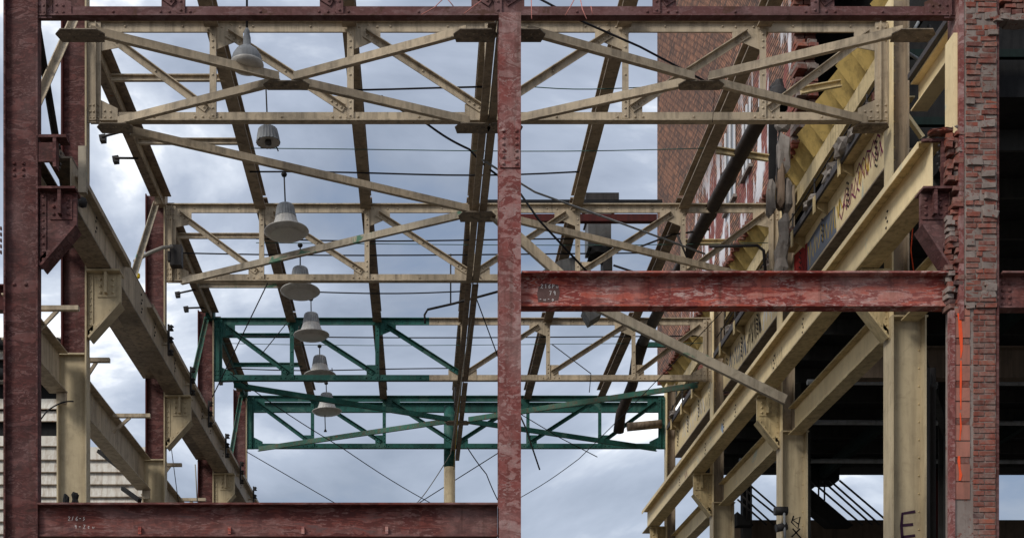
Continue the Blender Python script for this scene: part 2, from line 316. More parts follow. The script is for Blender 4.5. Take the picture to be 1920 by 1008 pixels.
# ------------------------------------------------------------------ roof trusses
def truss(Y, label, mat, mat2=None, split=None, name='roof_truss'):
    t = thing(name, label, 'roof truss', (XC, Y, ZB))
    def cm(x): return mat2 if (mat2 and x > split) else mat
    xa, xb = NODES[0]-0.08, NODES[-1]+0.08
    segs = [(xa, split, mat), (split, xb, mat2)] if mat2 else [(xa, xb, mat)]
    for a, b, m in segs:
        MB().beam((a,Y,ZT), (b,Y,ZT), Tprof(0.15, 0.165)).build('top_chord', m, t)
        MB().beam((a,Y,ZB), (b,Y,ZB), flipy(Tprof(0.13, 0.15))).build('bottom_chord', m, t)
    rv = {}
    def riv(x, z, y=Y-0.016): rv.setdefault(cm(x), MB()).rivet((x, y, z))
    yf = Y-0.030
    for i, x in enumerate(NODES):
        m = cm(x)
        if i in (0, 6):
            s = 1 if i == 0 else -1
            MB().box((x-0.10, Y-0.05, ZB-0.03), (x+0.10, Y-0.028, ZT-0.03)).build('end_post', m, t)
            MB().beam((x+s*0.03, Y-0.05, ZB-0.02), (x+s*0.03, Y-0.05, ZT-0.05), Bprof(0.012, 0.12), up=(0,1,0)).build('end_post_rib', m, t)
            MB().plate([(x+s*0.1, Y-0.03, ZT-0.17), (x+s*0.42, Y-0.03, ZT-0.17), (x+s*0.42, Y-0.03, ZT-0.33), (x+s*0.36, Y-0.03, ZT-0.42), (x+s*0.1, Y-0.03, ZT-0.47)], (0,1,0), 0.014).build('gusset_plate', m, t)
            MB().plate([(x+s*0.1, Y-0.03, ZB+0.01), (x+s*0.36, Y-0.03, ZB+0.01), (x+s*0.36, Y-0.03, ZB+0.2), (x+s*0.1, Y-0.03, ZB+0.33)], (0,1,0), 0.014).build('gusset_plate', m, t)
            for zz in (ZT-0.12, ZT-0.22, ZT-0.32, ZB+0.04, ZB+0.14, ZB+0.24):
                for dx in (-0.065, -0.01, 0.065): riv(x+dx, zz, Y-0.05)
            for dx, dz in ((0.16,0.06),(0.25,0.06),(0.16,0.16),(0.25,0.15)): riv(x+s*dx, ZB+dz, Y-0.03)
        else:
            MB().beam((x, Y-0.03, ZB+0.04), (x, Y-0.03, ZT-0.04), [(-0.05,-0.014),(0.05,-0.014),(0.05,0.002),(-0.034,0.002),(-0.034,0.06),(-0.05,0.06)], up=(0,1,0)).build('vertical_strut', m, t)
            for zz in (ZB+0.08, ZB+0.20, ZB+0.30, ZB+0.40, ZB+0.72, ZT-0.08, ZT-0.22, ZT-0.32, ZT-0.42): riv(x, zz, Y-0.044)
            s = 1 if x < XC else -1
            if i != 3:
                MB().plate([(x-s*0.05, Y-0.014, ZT-0.16), (x+s*0.47, Y-0.014, ZT-0.16), (x+s*0.47, Y-0.014, ZT-0.27), (x+s*0.05, Y-0.014, ZT-0.44), (x-s*0.05, Y-0.014, ZT-0.44)], (0,1,0), 0.012).build('gusset_plate', m, t)
                MB().plate([(x+s*0.05, Y-0.014, ZB+0.14), (x-s*0.27, Y-0.014, ZB+0.14), (x-s*0.27, Y-0.014, ZB+0.40), (x+s*0.05, Y-0.014, ZB+0.40)], (0,1,0), 0.012).build('gusset_plate', m, t)
                for dx in (-0.28, -0.16, -0.05, 0.12): riv(x+s*dx, ZB+0.075)
                for dx in (0.14, 0.42): riv(x+s*dx, ZT-0.09)
                for dx in (0.28,): riv(x+s*dx, ZT-0.05)
            else:
                MB().plate([(x-0.36, Y-0.014, ZB+0.14), (x+0.36, Y-0.014, ZB+0.14), (x+0.36, Y-0.014, ZB+0.28), (x-0.36, Y-0.014, ZB+0.28)], (0,1,0), 0.012).build('gusset_plate', m, t)
    for k in range(len(NODES)-1):
        xm = (NODES[k]+NODES[k+1])/2; riv(xm, ZB+0.075); riv(xm-0.45, ZT-0.08); riv(xm+0.45, ZT-0.08)
    for i in range(3):
        for s in (1, -1):
            a, b = (NODES[i], NODES[i+1]) if s == 1 else (NODES[6-i], NODES[5-i])
            p0 = V(a+s*(0.16 if i == 0 else 0.22), Y-0.02, ZT-0.20); p1 = V(b-s*0.10, Y-0.02, ZB+0.19)
            d = (p1-p0).normalized(); m = cm((a+b)/2)
            if s == -1: p0, p1 = p1, p0; d = -d
            MB().beam(p0, p1, [(0,-0.055),(0.014,-0.055),(0.014,0.042),(0.075,0.042),(0.075,0.055),(0,0.055)]).build('diagonal', m, t)
            for q in (0.05, 0.14, 0.23):
                for pp in (p0+d*q, p1-d*q):
                    r = rv.setdefault(m, MB()); r.rivet((pp.x, Y-0.036, pp.z-0.005))
            if i > 0 or True:
                pm = (p0+p1)/2; rv.setdefault(m, MB()).rivet((pm.x, Y-0.036, pm.z))
    for m, b in rv.items(): b.build('rivets', m, t, True)
    return t
truss(Y0, 'dark red riveted bottom truss of the front frame spanning the whole top of the picture', 'red_rusty', name='front_truss')
truss(YS[1], 'tan steel roof truss nearest behind the red front frame', 'tan')
truss(YS[2], 'tan steel roof truss second behind the red front frame, beside the rooftop duct', 'tan')
truss(YS[3], 'roof truss painted teal on its left half and tan on its right half', 'teal', 'tan', 0.2)
truss(YS[4], 'all teal green roof truss at the far end of the hall', 'teal')

# ------------------------------------------------------------------ columns: web faces the camera, flanges face the hall
def column(name, label, X0, X1, Y, ztop, zsplit, mweb, mflange, mlow, dep=0.34, low=0.06, side=1, zlow=None, mback=None):
    """side=+1: the hall lies to the right (left row); -1: to the left (right row)"""
    t = thing(name, label, 'steel column', ((X0+X1)/2, Y, GND))
    tf = 0.025
    inner, outer = (X1, X0) if side == 1 else (X0, X1)
    MB().box((X0+tf, Y-0.012, zsplit), (X1-tf, Y+0.012, ztop)).build('web', mweb, t)
    a = inner; MB().box((a-side*tf, Y-dep/2, zsplit), (a, Y+dep/2, ztop)).build('flange', mflange, t)
    b = outer; MB().box((b, Y-dep/2, zsplit), (b+side*tf, Y+dep/2, ztop)).build('flange', mback or mweb, t)
    if zsplit > GND:
        bo = outer - side*low
        MB().box((min(bo,inner)+tf, Y-0.03, GND), (max(bo,inner)-tf, Y+0.0, zsplit-0.002)).build('lower_web', mlow, t)
        MB().box((inner-side*tf+side*0.004, Y-dep/2-0.02, GND), (inner+side*0.004, Y+dep/2+0.02, zsplit-0.002)).build('lower_flange', mlow, t)
        MB().box((bo, Y-dep/2-0.02, GND), (bo+side*tf, Y+dep/2+0.02, zsplit-0.002)).build('lower_flange', mlow, t)
        MB().box((min(bo,inner)-0.0, Y-dep/2-0.01, zsplit-0.028), (max(bo,inner)-side*0.03, Y-0.032, zsplit-0.004)).build('cap_plate', mlow, t)
    return t
ZG0, ZG1 = 8.36, 9.04                      # crane girder underside and top
def bracket(t, xc, s, Y, mat, dep=0.30, full=0.52):
    """corbel under the crane girder: xc = column face, s = direction to the hall"""
    x1 = xc+s*full; z = ZG0-0.012; yf = Y-0.03
    pts = [(xc+s*0.005,yf,z),(x1,yf,z),(x1,yf,z-0.50),(xc+s*0.03,yf,z-1.05),(xc+s*0.005,yf,z-1.05)]
    br = MB().plate(pts, (0,1,0), 0.06).build('bracket', mat, t)
    MB().box((xc+s*0.005,Y-dep/2,z), (x1+s*0.01,Y+dep/2,z-0.03)).build('seat_plate', mat, br)
    e0, e1 = V(x1,Y,z-0.50), V(xc+s*0.03,Y,z-1.05); dd = (e1-e0).normalized(); nn = V(dd.z,0,-dd.x)
    if nn.z > 0: nn = -nn
    MB().plate([e0+V(0,-dep/2,0), e1+V(0,-dep/2,0), e1+V(0,dep/2,0), e0+V(0,dep/2,0)], nn, 0.03).build('edge_angle', mat, br)
    MB().plate([e0+V(0,-0.045,0), e1+V(0,-0.045,0), e1-nn*0.1+V(0,-0.045,0.0), e0-nn*0.1+V(0,-0.045,0)], (0,1,0), 0.015).build('edge_angle', mat, br)
    xm = xc+s*full*0.58
    MB().box((xm-0.15,yf-0.014,z-0.06), (xm+0.15,yf-0.001,z-0.40)).build('stiffener_plate', mat, br)
    MB().box((xm-0.022,yf-0.11,z-0.032), (xm+0.022,yf-0.0145,z-0.36)).build('stiffener_rib', mat, br)
    MB().box((xc+s*0.006,yf-0.015,z-0.05), (xc+s*0.09,yf-0.001,z-1.0)).build('fixing_angle', mat, br)
    rv = MB()
    for dx in (-0.10, 0.10):
        for dz in (-0.13,-0.23,-0.33): rv.rivet((xm+dx, yf-0.014, z+dz), FN, 0.027)
    for q in range(9): rv.rivet((xc+s*0.05, yf-0.015, z-0.1-q*0.105), FN, 0.02)
    L = (e1-e0).length
    for q in range(5): p = e0+dd*(0.06+q*(L-0.15)/4)-nn*0.045; rv.rivet((p.x, Y-0.045, p.z), FN, 0.024)
    rv.build('rivets', mat, br, True)
    return br
LX0, LX1 = -5.62, -5.22
RX0, RX1 = 7.31, 7.58
fl = column('red_column', 'wide dark red column with flaking paint at the left edge of the front frame', at(10,0,Y0).x, at(74,0,Y0).x, Y0, 14.0, GND, 'red_dark', 'red_dark', 'red_dark', mback='red_dark', dep=0.17)
bracket(fl, at(76,0,Y0).x, 1, Y0, 'red_dark', full=0.50)
rv = MB()
for z0 in (8.72, 8.64, 8.56):
    for u in (19, 36): rv.rivet((at(u,0,Y0).x+0.06, Y0-0.012, z0+0.0), FN, 0.028)
for zz in (7.78, 7.70, 7.62, 7.54, 7.46): rv.rivet((at(9,0,Y0).x, Y0-0.14, zz), (-1,0,0), 0.03)
for u in (27, 49): rv.rivet((at(u,0,Y0).x, Y0-0.012, 7.08), FN, 0.03)
rv.build('rivets', 'red_dark', fl, True)
MB().box((at(76,0,Y0).x+0.003,Y0-0.1,8.7),(at(106,0,Y0).x,Y0-0.07,8.96)).build('tie_plate','red_dark',fl)
MB().box((at(76,0,Y0).x+0.003,Y0-0.12,9.02),(at(128,0,Y0).x,Y0+0.1,9.06)).build('tie_plate','red_dark',fl)
MB().box((at(104,0,Y0).x,Y0-0.13,8.62),(at(110,0,Y0).x,Y0+0.02,9.018)).build('tie_rib','red_dark',fl)
mc = thing('red_column', 'rosy red column with scraped paint standing in the middle of the front frame', 'steel column', (at(954,0,Y0).x, Y0, GND))
xm0, xm1 = at(934,0,Y0).x, at(975,0,Y0).x
MB().box((xm0, Y0-0.17, GND), (xm1, Y0-0.145, ZB-0.03)).build('front_flange', 'red_rose', mc)
MB().box(((xm0+xm1)/2-0.012, Y0-0.144, GND), ((xm0+xm1)/2+0.012, Y0+0.1, ZB-0.03)).build('web', 'red_rose', mc)
MB().box((xm0, Y0+0.101, GND), (xm1, Y0+0.125, ZB-0.03)).build('rear_flange', 'red_rose', mc)
MB().box((xm0+0.015, Y0-0.186, 8.58), (xm1-0.015, Y0-0.171, 9.12)).build('splice_plate', 'red_rose', mc)
rv = MB()
for q in range(6):
    for x in (xm0+0.06, xm1-0.06): rv.rivet((x, Y0-0.186, 8.63+q*0.088), FN, 0.028)
rv.build('rivets', 'red_rose', mc, True)
LCL = ['', 'maroon and tan column nearest behind the front left red column, at the first truss end',
       'maroon column second along the left row, with a black box on its inner side',
       'maroon column third along the left row, at the end of the half teal truss',
       'maroon column at the far end of the left row, under the teal truss']
RCL = ['', 'thick tan column nearest behind the brick pier, with purple paint at its foot',
       'tan column second along the right row, with a black scrawl at its foot',
       'tan column third along the right row, at the half teal truss',
       'tan column at the far end of the right row under the brick wall corner']
for k in range(1, 5):
    Y = YS[k]
    t = column('steel_column', LCL[k], LX0, LX1, Y, 12.45 if k > 1 else 12.9, 7.06 if k < 3 else 6.9, 'red_dark', 'column_tan', 'column_tan', mback='maroon', dep=0.20)
    if k == 1: pass
    bracket(t, LX1, 1, Y, 'column_tan')
    if k > 1: MB().box((LX1-0.19, Y-0.19, 12.2), (LX1+0.02, Y+0.1, 12.52)).build('top_shoe', 'tan' if k == 2 else 'teal', t)
    t = column('steel_column', RCL[k], RX0, RX1, Y, 12.6, 7.62, 'purlin', 'cream', 'column_tan', side=-1, low=0.26)
    bracket(t, RX0, -1, Y, 'cream_dirty', full=0.46)
    rv = MB()
    for q in range(14): rv.rivet((RX0+0.09, Y-0.012, 9.3+q*0.2), FN, 0.018)
    for q in range(20): rv.rivet((RX1+0.20, Y-0.03, 1.8+q*0.28), FN, 0.016)
    rv.build('rivets', 'cream_dirty', t, True)
cc = thing('steel_column', 'slim round post under the far teal truss, teal above and tan below', 'steel column', (0.85, YS[4]+0.25, GND))
MB().tube([(0.85,YS[4]+0.25,GND),(0.85,YS[4]+0.25,10.2)], 0.17, 16).build('lower_shaft', 'column_tan', cc)
MB().tube([(0.85,YS[4]+0.25,10.2),(0.85,YS[4]+0.25,12.05)], 0.172, 16).build('upper_shaft', 'teal', cc)

# ------------------------------------------------------------------ front red beams
def webbeam(name, label, x0, x1, z0, z1, Y, mat, w=0.30):
    t = thing(name, label, 'steel beam', ((x0+x1)/2, Y, z0))
    MB().box((x0, Y-0.012, z0+0.026), (x1, Y+0.012, z1-0.026)).build('web', mat, t)
    MB().box((x0, Y-w/2, z1-0.025), (x1, Y+w/2, z1)).build('top_flange', mat, t)
    MB().box((x0, Y-0.05, z0), (x1, Y+w/2, z0+0.025)).build('bottom_flange', mat, t)
    return t
zr0, zr1 = at(0,576,Y0).z, at(0,516,Y0).z
rb = webbeam('red_beam', 'bright red beam with scraped paint between middle column and brick pier', xm1+0.01, at(1792,0,Y0).x, zr0, zr1, Y0, 'red_bright')
webbeam('red_beam', 'short end of red beam right of the brick pier', at(1871,0,Y0).x, at(2100,0,Y0).x, zr0-0.02, zr1, Y0, 'red_low')
zl0, zl1 = at(0,1006,Y0).z, at(0,946,Y0).z
lb = webbeam('red_beam', 'dull red beam along the bottom left between left and middle columns', at(66,0,Y0).x+0.06, xm0-0.01, zl0, zl1, Y0, 'red_low')
for u in (262, 430, 568, 725):
    p = at(u, 1006, Y0-0.05); MB().box((p.x-0.02,Y0-0.06,zl0+0.028),(p.x+0.02,Y0-0.014,zl0+0.13)).build('clip','red_bright',lb)
for q in ((262, 958), (1880, 530)): pass
rv = MB()
for i in range(2):
    for j in range(4): rv.rivet((at(1880+i*12,0,Y0).x, Y0-0.012, at(0,532+j*13,Y0).z), FN, 0.03)
rv.build('rivets','red_low',bpy.data.objects['red_beam.001'],True)
# chalk marks on the two beams
def strokes(parent, name, mat, lines, n, w, lift=0.003):
    if name.endswith('writing') or name.endswith('scrawl') or name.endswith('mark'):
        b = MB()
        for l in lines: b.ribbon(l, w, n, lift)
        return b.build(name, mat, parent)
    for i, l in enumerate(lines): o = MB().ribbon(l, w, n, lift+0.0007*i).build(name, mat, parent)
    return o
def glyphs(txt, o, h, dx, plane):
    G = {'2':[(0,.8),(.3,1),(.6,.8),(0,0),(.65,0)], '1':[(.1,.7),(.35,1),(.35,0)], '6':[(.6,1),(.1,.5),(.1,.1),(.4,0),(.6,.25),(.3,.45),(.1,.3)], 'P':[(0,0),(.1,1),(.55,.85),(.5,.55),(.05,.45)],
         'w':[(0,.5),(.15,0),(.3,.4),(.45,0),(.65,.5)], '7':[(0,1),(.6,1),(.2,0)], '9':[(.55,.6),(.3,.5),(.1,.75),(.35,1),(.55,.8),(.5,0)], '-':[(0,.5),(.5,.5)], 'o':[(.3,.6),(.05,.35),(.2,0),(.5,.1),(.5,.45),(.3,.6)],
         'X':[(0,0),(.6,1)], 'x':[(0,1),(.6,0)], 'R':[(0,0),(.05,1),(.55,.8),(.05,.5),(.6,0)], 'e':[(.05,.4),(.5,.45),(.35,.7),(.05,.45),(.15,0),(.5,.1)], 's':[(.5,.9),(.1,.7),(.5,.35),(.05,0)], '/':[(0,0),(.4,1)], 'z':[(0,1),(.6,1),(0,0),(.6,0)]}
    out = []; x = 0.0
    for c in txt:
        if c in G: out.append([plane(o, (x+a*h*0.8), b*h) for a, b in G[c]])
        x += dx
    return out
fp = lambda o, a, b: V(o.x+a, o.y, o.z+b)
pz = at(1015, 553, Y0); pz.y = Y0-0.012
pb = MB(); pb.plate([at(1009,566,Y0-0.014), at(1030,567,Y0-0.014), at(1047,562,Y0-0.014), at(1050,548,Y0-0.014), at(1046,533,Y0-0.014), at(1022,531,Y0-0.014), at(1010,537,Y0-0.014), at(1007,550,Y0-0.014)], (0,1,0), 0.001); pb.build('dark_patch','grey_stain',rb)
strokes(rb, 'chalk_writing', 'chalk', glyphs('216Pw', at(1014,540,Y0-0.016), 0.055, 0.052, fp)+glyphs('79', at(1030,553,Y0-0.016), 0.055, 0.055, fp)+glyphs('-w-o', at(1012,564,Y0-0.016), 0.05, 0.055, fp), FN, 0.008)
strokes(lb, 'chalk_writing', 'chalk', glyphs('2/6-s', at(128,975,Y0-0.013), 0.055, 0.05, fp)+glyphs('9-zew', at(140,990,Y0-0.013), 0.05, 0.06, fp), FN, 0.006)

# ------------------------------------------------------------------ longitudinal members
PL = [(-3.27, 'dark brown roof purlin on the left, above the row of hanging lamps'), (-1.12, 'dark brown roof purlin between the lamps and the middle column'), (1.04, 'dark brown roof purlin over the centre line behind the middle column'),
      (3.17, 'dark brown roof purlin right of the middle column, beside the duct'), (5.36, 'dark brown roof purlin in front of the brick wall')]
for x, lab in PL:
    t = thing('roof_purlin', lab, 'purlin', (x, 29, 12.14))
    for k in range(0 if x != 1.04 else 1, 4):
        MB().beam((x+R.uniform(-.012,.012), YS[k]+0.07, 12.31), (x+R.uniform(-.012,.012), YS[k+1]-0.045, 12.31), Iprof(0.22, 0.30)).build('segment', 'purlin' if k < 2 else 'purlin_rusty', t)
t = thing('eave_beam', 'rusty eave beam stepping down along the left column tops', 'eave beam', (-5.25, 29, 12.2))
for k in range(1, 4):
    sg = MB().beam((-5.28, YS[k]+0.1, 12.36), (-5.28, YS[k+1]-0.2, 12.36), Tprof(0.42, 0.02, 0.02, 0.03)).build('flange', 'purlin_rusty', t)
    MB().beam((-5.25, YS[k]+0.1, 12.338), (-5.25, YS[k+1]-0.2, 12.338), Tprof(0.03, 0.14, 0.01, 0.03)).build('stem', 'tan' if k == 1 else 'teal' if k == 3 else 'tan_green', sg)
t = thing('bottom_strut', 'dark double angle strut along the centre line at bottom chord level', 'strut', (XC, 28, 10.6))
for k in range(0, 4):
    for s in (-1, 1):
        MB().beam((XC+s*0.012, YS[k]+0.05, 10.66), (XC+s*0.012, YS[k+1]-0.05 if k < 3 else YS[4]+1.2, 10.66), Lprof(0.12, 0.16) if s > 0 else flipx(Lprof(0.12, 0.16))).build('angle', 'purlin' if k < 2 else 'purlin_rusty', t)
# crane girders
def girder(label, xw, f0, f1, zt, ya, yb, s, web, fl_):
    t = thing('crane_girder', label, 'crane girder', (xw, (ya+yb)/2, ZG0))
    MB().beam((xw,ya,(ZG0+zt)/2), (xw,yb,(ZG0+zt)/2), Bprof(0.022, zt-ZG0-0.052)).build('web', web, t)
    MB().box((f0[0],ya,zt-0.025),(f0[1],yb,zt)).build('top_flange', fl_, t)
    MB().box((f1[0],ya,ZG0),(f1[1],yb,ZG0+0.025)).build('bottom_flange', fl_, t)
    xc = (f0[0]+f0[1])/2; MB().box((xc-0.035,ya,zt+0.002),(xc+0.035,yb,zt+0.09)).build('rail', 'purlin_rusty', t)
    rv = MB(); hx = xw+s*0.011
    for k in range(1, 4):
        for Y in (YS[k]-1.0, YS[k]+2.1, YS[k]-2.9):
            for q in range(5): rv.rivet((hx, Y+0.05*(q%2), ZG0+0.18+q*0.075), (s,0,0), 0.022)
    rv.build('bolts', 'iron', t, True)
    return t
gl = girder('long tan crane girder running back along the left columns', -4.86, (-5.2,-4.845), (-5.2,-4.83), 9.0, 17.75, 39.2, 1, 'tan', 'tan_grime_shade')  # flange paint is grimy and also darkened to stand for underside shade
gr_ = girder('long cream crane girder running back along the right columns', 6.95, (6.78,7.12), (6.78,7.12), ZG1, 17.42, 39.3, -1, 'cream', 'cream_dirty')
MB().box((6.765,17.45,ZG1-0.085),(6.779,39.3,ZG1+0.004)).build('flange_lip','cream',gr_)
MB().box((7.06,17.36,ZG0+0.03),(7.12,17.415,ZG1-0.03)).build('end_angle','red_dark',gr_)
MB().box((6.80,17.37,ZG1-0.024),(7.12,17.415,ZG1+0.012)).build('end_angle','red_dark',gr_)
for a, b in ((17.9, 20.9), (22.6, 29.4), (29.5, 39.1)):
    w = MB().box((-4.845,a,8.79),(-4.75,b,8.805)).build('walk_plate', 'tan', gl)
    MB().box((-4.75,a,8.775),(-4.737,b,8.86)).build('lip', 'tan', w)
MB().box((at(148,0,17.7).x,17.66,8.46),(at(163,0,17.7).x,17.74,9.10)).build('buffer_post','tan_green',gl)
MB().lathe((at(155,0,17.7).x,17.68,8.33), [(0.02,-0.07),(0.06,-0.05),(0.07,0),(0.055,0.05),(0.02,0.07)], 14).build('buffer_knob','iron',gl)
# conductor brackets on the inner face of the left girder
for q, Y in enumerate((23.9, 26.2, 28.4, 30.9, 33.4, 36.0)):
    t = thing('conductor_bracket', f'black insulator bracket, {["first","second","third","fourth","fifth","sixth"][q]} along the inner side of the left crane girder', 'insulator', (-4.62, Y, 8.42), 'insulator brackets on the left girder')
    MB().box((-4.735,Y-0.03,8.40),(-4.70,Y+0.03,8.98)).build('post','iron',t)
    for z in (8.46, 8.70, 8.92):
        MB().lathe((-4.67,Y,z), [(0.012,-0.06),(0.05,-0.05),(0.02,0.0),(0.055,0.02),(0.01,0.06)], 10).build('insulator','iron',t)
    MB().box((-4.845,Y-0.02,8.60),(-4.737,Y+0.02,8.64)).build('arm','tan',t)
# tie beams between the left columns, lower beams, shelf arms
TIE = ['in the first bay', 'in the second bay', 'in the third bay', 'in the fourth bay']
for k in range(4):
    ya, yb = YS[k]+0.1, YS[k+1]-0.1
    MB().beam((-5.46,ya,8.83),(-5.46,yb,8.83), Cprof(0.34,0.26) if False else Iprof(0.40,0.28)).top('tie_beam','tan_grime_shade',f'tan tie beam on the left behind the crane girder {TIE[k]}','steel beam')
    t = thing('wall_beam', f'tan wall beam low on the left between columns {TIE[k]}', 'steel beam', (-5.63,(ya+yb)/2,6.4))
    MB().box((-5.64,ya+0.08,6.425),(-5.62,yb-0.08,7.015)).build('web','tan',t)
    MB().box((-5.77,ya+0.08,7.018),(-5.49,yb-0.08,7.04)).build('top_flange','tan',t)
    MB().box((-5.77,ya+0.08,6.40),(-5.49,yb-0.08,6.422)).build('bottom_flange','tan',t)
    if k: MB().box((-5.65,YS[k]-0.24,6.22),(-5.5,YS[k]-0.18,6.39)).build('seat_angle','tan',t)
SH = [(at(75,578,18.7),at(148,578,18.7),'beside the front left red column'), (at(160,675,20.6),at(206,675,20.6),'on the nearest tan column'), (at(212,779,22.9),at(282,779,22.9),'in the second bay over the white siding'),
      (at(300,871,26.6),at(341,871,26.6),'on the second maroon column'), (at(340,936,29.0),at(386,936,29.0),'lowest, just above the bottom red beam')]
for p0, p1, lab in SH:
    t = thing('shelf_arm', f'small tan cantilever arm {lab}', 'bracket arm', ((p0+p1)/2), 'cantilever arms on the left wall')
    MB().beam(p0, p1, Bprof(0.08,0.065)).build('arm','tan',t)
    m_ = p0.lerp(p1,0.45); MB().beam(p0+V(0.0,0,-0.30), m_+V(0,0,-0.03), Bprof(0.045,0.05)).build('brace','tan',t)
# right side: floor beams, lower beams
for k in range(4):
    ya, yb = YS[k]+0.2, YS[k+1]-0.2
    t = thing('floor_beam', f'cream floor beam low on the right between columns {TIE[k]}', 'steel beam', (7.58,(ya+yb)/2,7.5))
    MB().beam((7.58,ya,7.79),(7.58,yb,7.79), Bprof(0.02,0.50)).build('web','cream',t)
    MB().box((7.44,ya,8.042),(7.72,yb,8.065)).build('top_flange','cream_dirty',t)
    MB().box((7.44,ya,7.515),(7.72,yb,7.538)).build('bottom_flange','cream_dirty',t)
MB().beam((7.72,17.75,10.98),(7.72,19.85,10.98), Iprof(0.26,0.44)).top('floor_beam','cream','short cream beam with dark plank on top, upper right beside brick pier','steel beam')
MB().box((7.52,17.8,11.215),(7.60,19.8,11.30)).top('plank','plank','dark plank edge on the short cream beam beside brick pier','plank')

MB().beam(at(1690,214,20.3),at(1724,262,20.3),Lprof(0.10,0.10)).top('corner_strut','cream','short cream corner strut behind the nearest right column','strut')
MB().beam(at(1800,168,18.3),at(1783,240,18.3),Bprof(0.05,0.05)).top('loose_bar','galv','thin grey bar leaning by the brick pier above the girder end','bar')
# ------------------------------------------------------------------ bracing
def brace(name, label, pairs, mat, gus=(), cat='brace'):
    t = thing(name, label, cat, pairs[0][0])
    for i, (a, b) in enumerate(pairs):
        m = mat[i] if isinstance(mat, (list,tuple)) else mat
        if b.x < a.x: a, b = b, a
        MB().beam(a, b, [(0,-0.075),(0.07,-0.075),(0.07,-0.06),(0.015,-0.06),(0.015,0.075),(0,0.075)]).build('member', m, t)
    rv = MB()
    for c, sx, sy in gus:
        c = Vector(c); z = c.z-0.078-0.004
        MB().plate([(c.x-sx,c.y-sy*0.2,z),(c.x-sx*0.72,c.y-sy,z),(c.x+sx*0.72,c.y-sy,z),(c.x+sx,c.y-sy*0.2,z),(c.x+sx*0.86,c.y+sy,z),(c.x-sx*0.86,c.y+sy,z)], (0,0,-1), 0.014).build('gusset_plate', 'tan_grime_shade', t)
        for q in range(10): rv.rivet((c.x-sx*0.75+q*sx*0.166, c.y+(sy*0.35 if q%2 else -sy*0.35)*(1 if q<5 else -1)*0.8, z-0.014), (0,0,-1), 0.016)
    if gus: rv.build('rivets','purlin',t,True)
    return t
zb = 10.645
def BX(x, y): return V(x, y, zb)
def split_x(a0, a1, b0, b1, label):
    mid = (a0+a1+b0+b1)/4
    brace('cross_brace', label, [(a0, mid+(a0-mid).normalized()*0.12), (mid+(a1-mid).normalized()*0.12, a1), (b0, mid+(b0-mid).normalized()*0.12), (mid+(b1-mid).normalized()*0.12, b1)], 'tan',
          [((mid.x,mid.y,zb),0.34,0.12), ((a0.x-0.12,a0.y-0.05,zb),0.34,0.15), ((a1.x+0.05,a1.y+0.02,zb),0.28,0.15), ((b0.x-0.05,b0.y+0.02,zb),0.28,0.15), ((b1.x+0.12,b1.y-0.05,zb),0.30,0.15)])
split_x(BX(-4.55,Y0+0.2), BX(0.75,Y1-0.12), BX(-4.72,Y1-0.12), BX(0.62,Y0+0.2), 'tan cross brace lying flat between front frame and first truss, left half')
split_x(BX(1.48,Y0+0.2), BX(6.95,Y1-0.12), BX(1.35,Y1-0.12), BX(6.62,Y0+0.2), 'tan cross brace lying flat between front frame and first truss, right half')
ym = (YS[1]+YS[2])/2-0.15
brace('chevron_brace', 'tan chevron brace in the second bay, left of the middle column', [(BX(-4.6,YS[1]+0.15),BX(0.85,ym-0.1)), (BX(0.75,ym+0.12),BX(-4.85,YS[2]-0.15))], ['tan','tan_green'], [((1.0,ym,zb),0.34,0.2)])
brace('diagonal_brace', 'single tan diagonal brace in the second bay, right of the middle column', [(BX(1.3,ym+0.1),BX(7.0,YS[2]-0.15))], 'tan')
ym2 = (YS[3]+YS[4])/2
brace('chevron_brace', 'teal chevron brace in the far bay, left of the centre strut', [(BX(-4.75,YS[3]+0.15),BX(0.8,ym2)), (BX(0.7,ym2+0.15),BX(-4.85,YS[4]-0.15))], ['teal','teal_worn'], [((1.0,ym2,zb),0.34,0.2)])
brace('chevron_brace', 'teal chevron brace in the far bay, right of the middle column', [(BX(1.3,ym2),BX(7.0,YS[3]+0.15)), (BX(1.3,ym2+0.15),BX(7.0,YS[4]-0.15))], ['teal_worn','teal'])
FBP = [(0,-0.10),(0.09,-0.10),(0.09,-0.085),(0.015,-0.085),(0.015,0.10),(0,0.10)]
fbt = thing('fallen_brace', 'loose bent tan brace hanging down to the right, ending over the cream crane girder', 'brace', V(6.66,23.42,7.3))
MB().beam(V(1.30,23.0,10.60), at(1118,576,23.15), FBP).build('upper_length','tan',fbt)
MB().beam(at(1112,571,23.16), V(6.66,23.42,7.42), FBP).build('lower_length','tan_green',fbt)
# vertical bracing in the left column line
for k in range(1, 5):
    a, b = V(-5.42,YS[k]-0.2,12.15), V(-5.42,YS[k]-(2.9 if k > 1 else 2.2),9.1 if k > 1 else 9.7)
    MB().beam(a, b, Lprof(0.10,0.10), up=(1,0,0)).top('wall_brace', ['','tan','tan_green','teal_worn','teal_worn'][k], f'{["","cream","white and green worn","pale teal","pale green"][k]} slanting wall brace in front of the {ORD[k]} left column', 'brace')
MB().beam(V(-5.50,17.7,11.7), V(-5.50,19.7,9.3), Lprof(0.09,0.09), up=(1,0,0)).top('wall_brace','iron','dark slanting wall brace crossing the cream one by the front left column','brace')
# struts between eave beam and first purlin
SP = [(1,1.45,'tan'),(1,3.5,'tan'),(2,1.3,'tan'),(2,3.9,'tan_green'),(3,1.0,'teal'),(3,3.2,'teal')]
for q, (k, d, m) in enumerate(SP):
    Y = YS[k]+d; MB().beam((-5.2,Y,12.2),(-3.3,Y,12.2), Cprof(0.06,0.11)).top('eave_strut', m, f'{"teal" if m=="teal" else "tan"} short strut between eave beam and left purlin, {["first","second","third","fourth","fifth","sixth"][q]} from the front', 'strut')

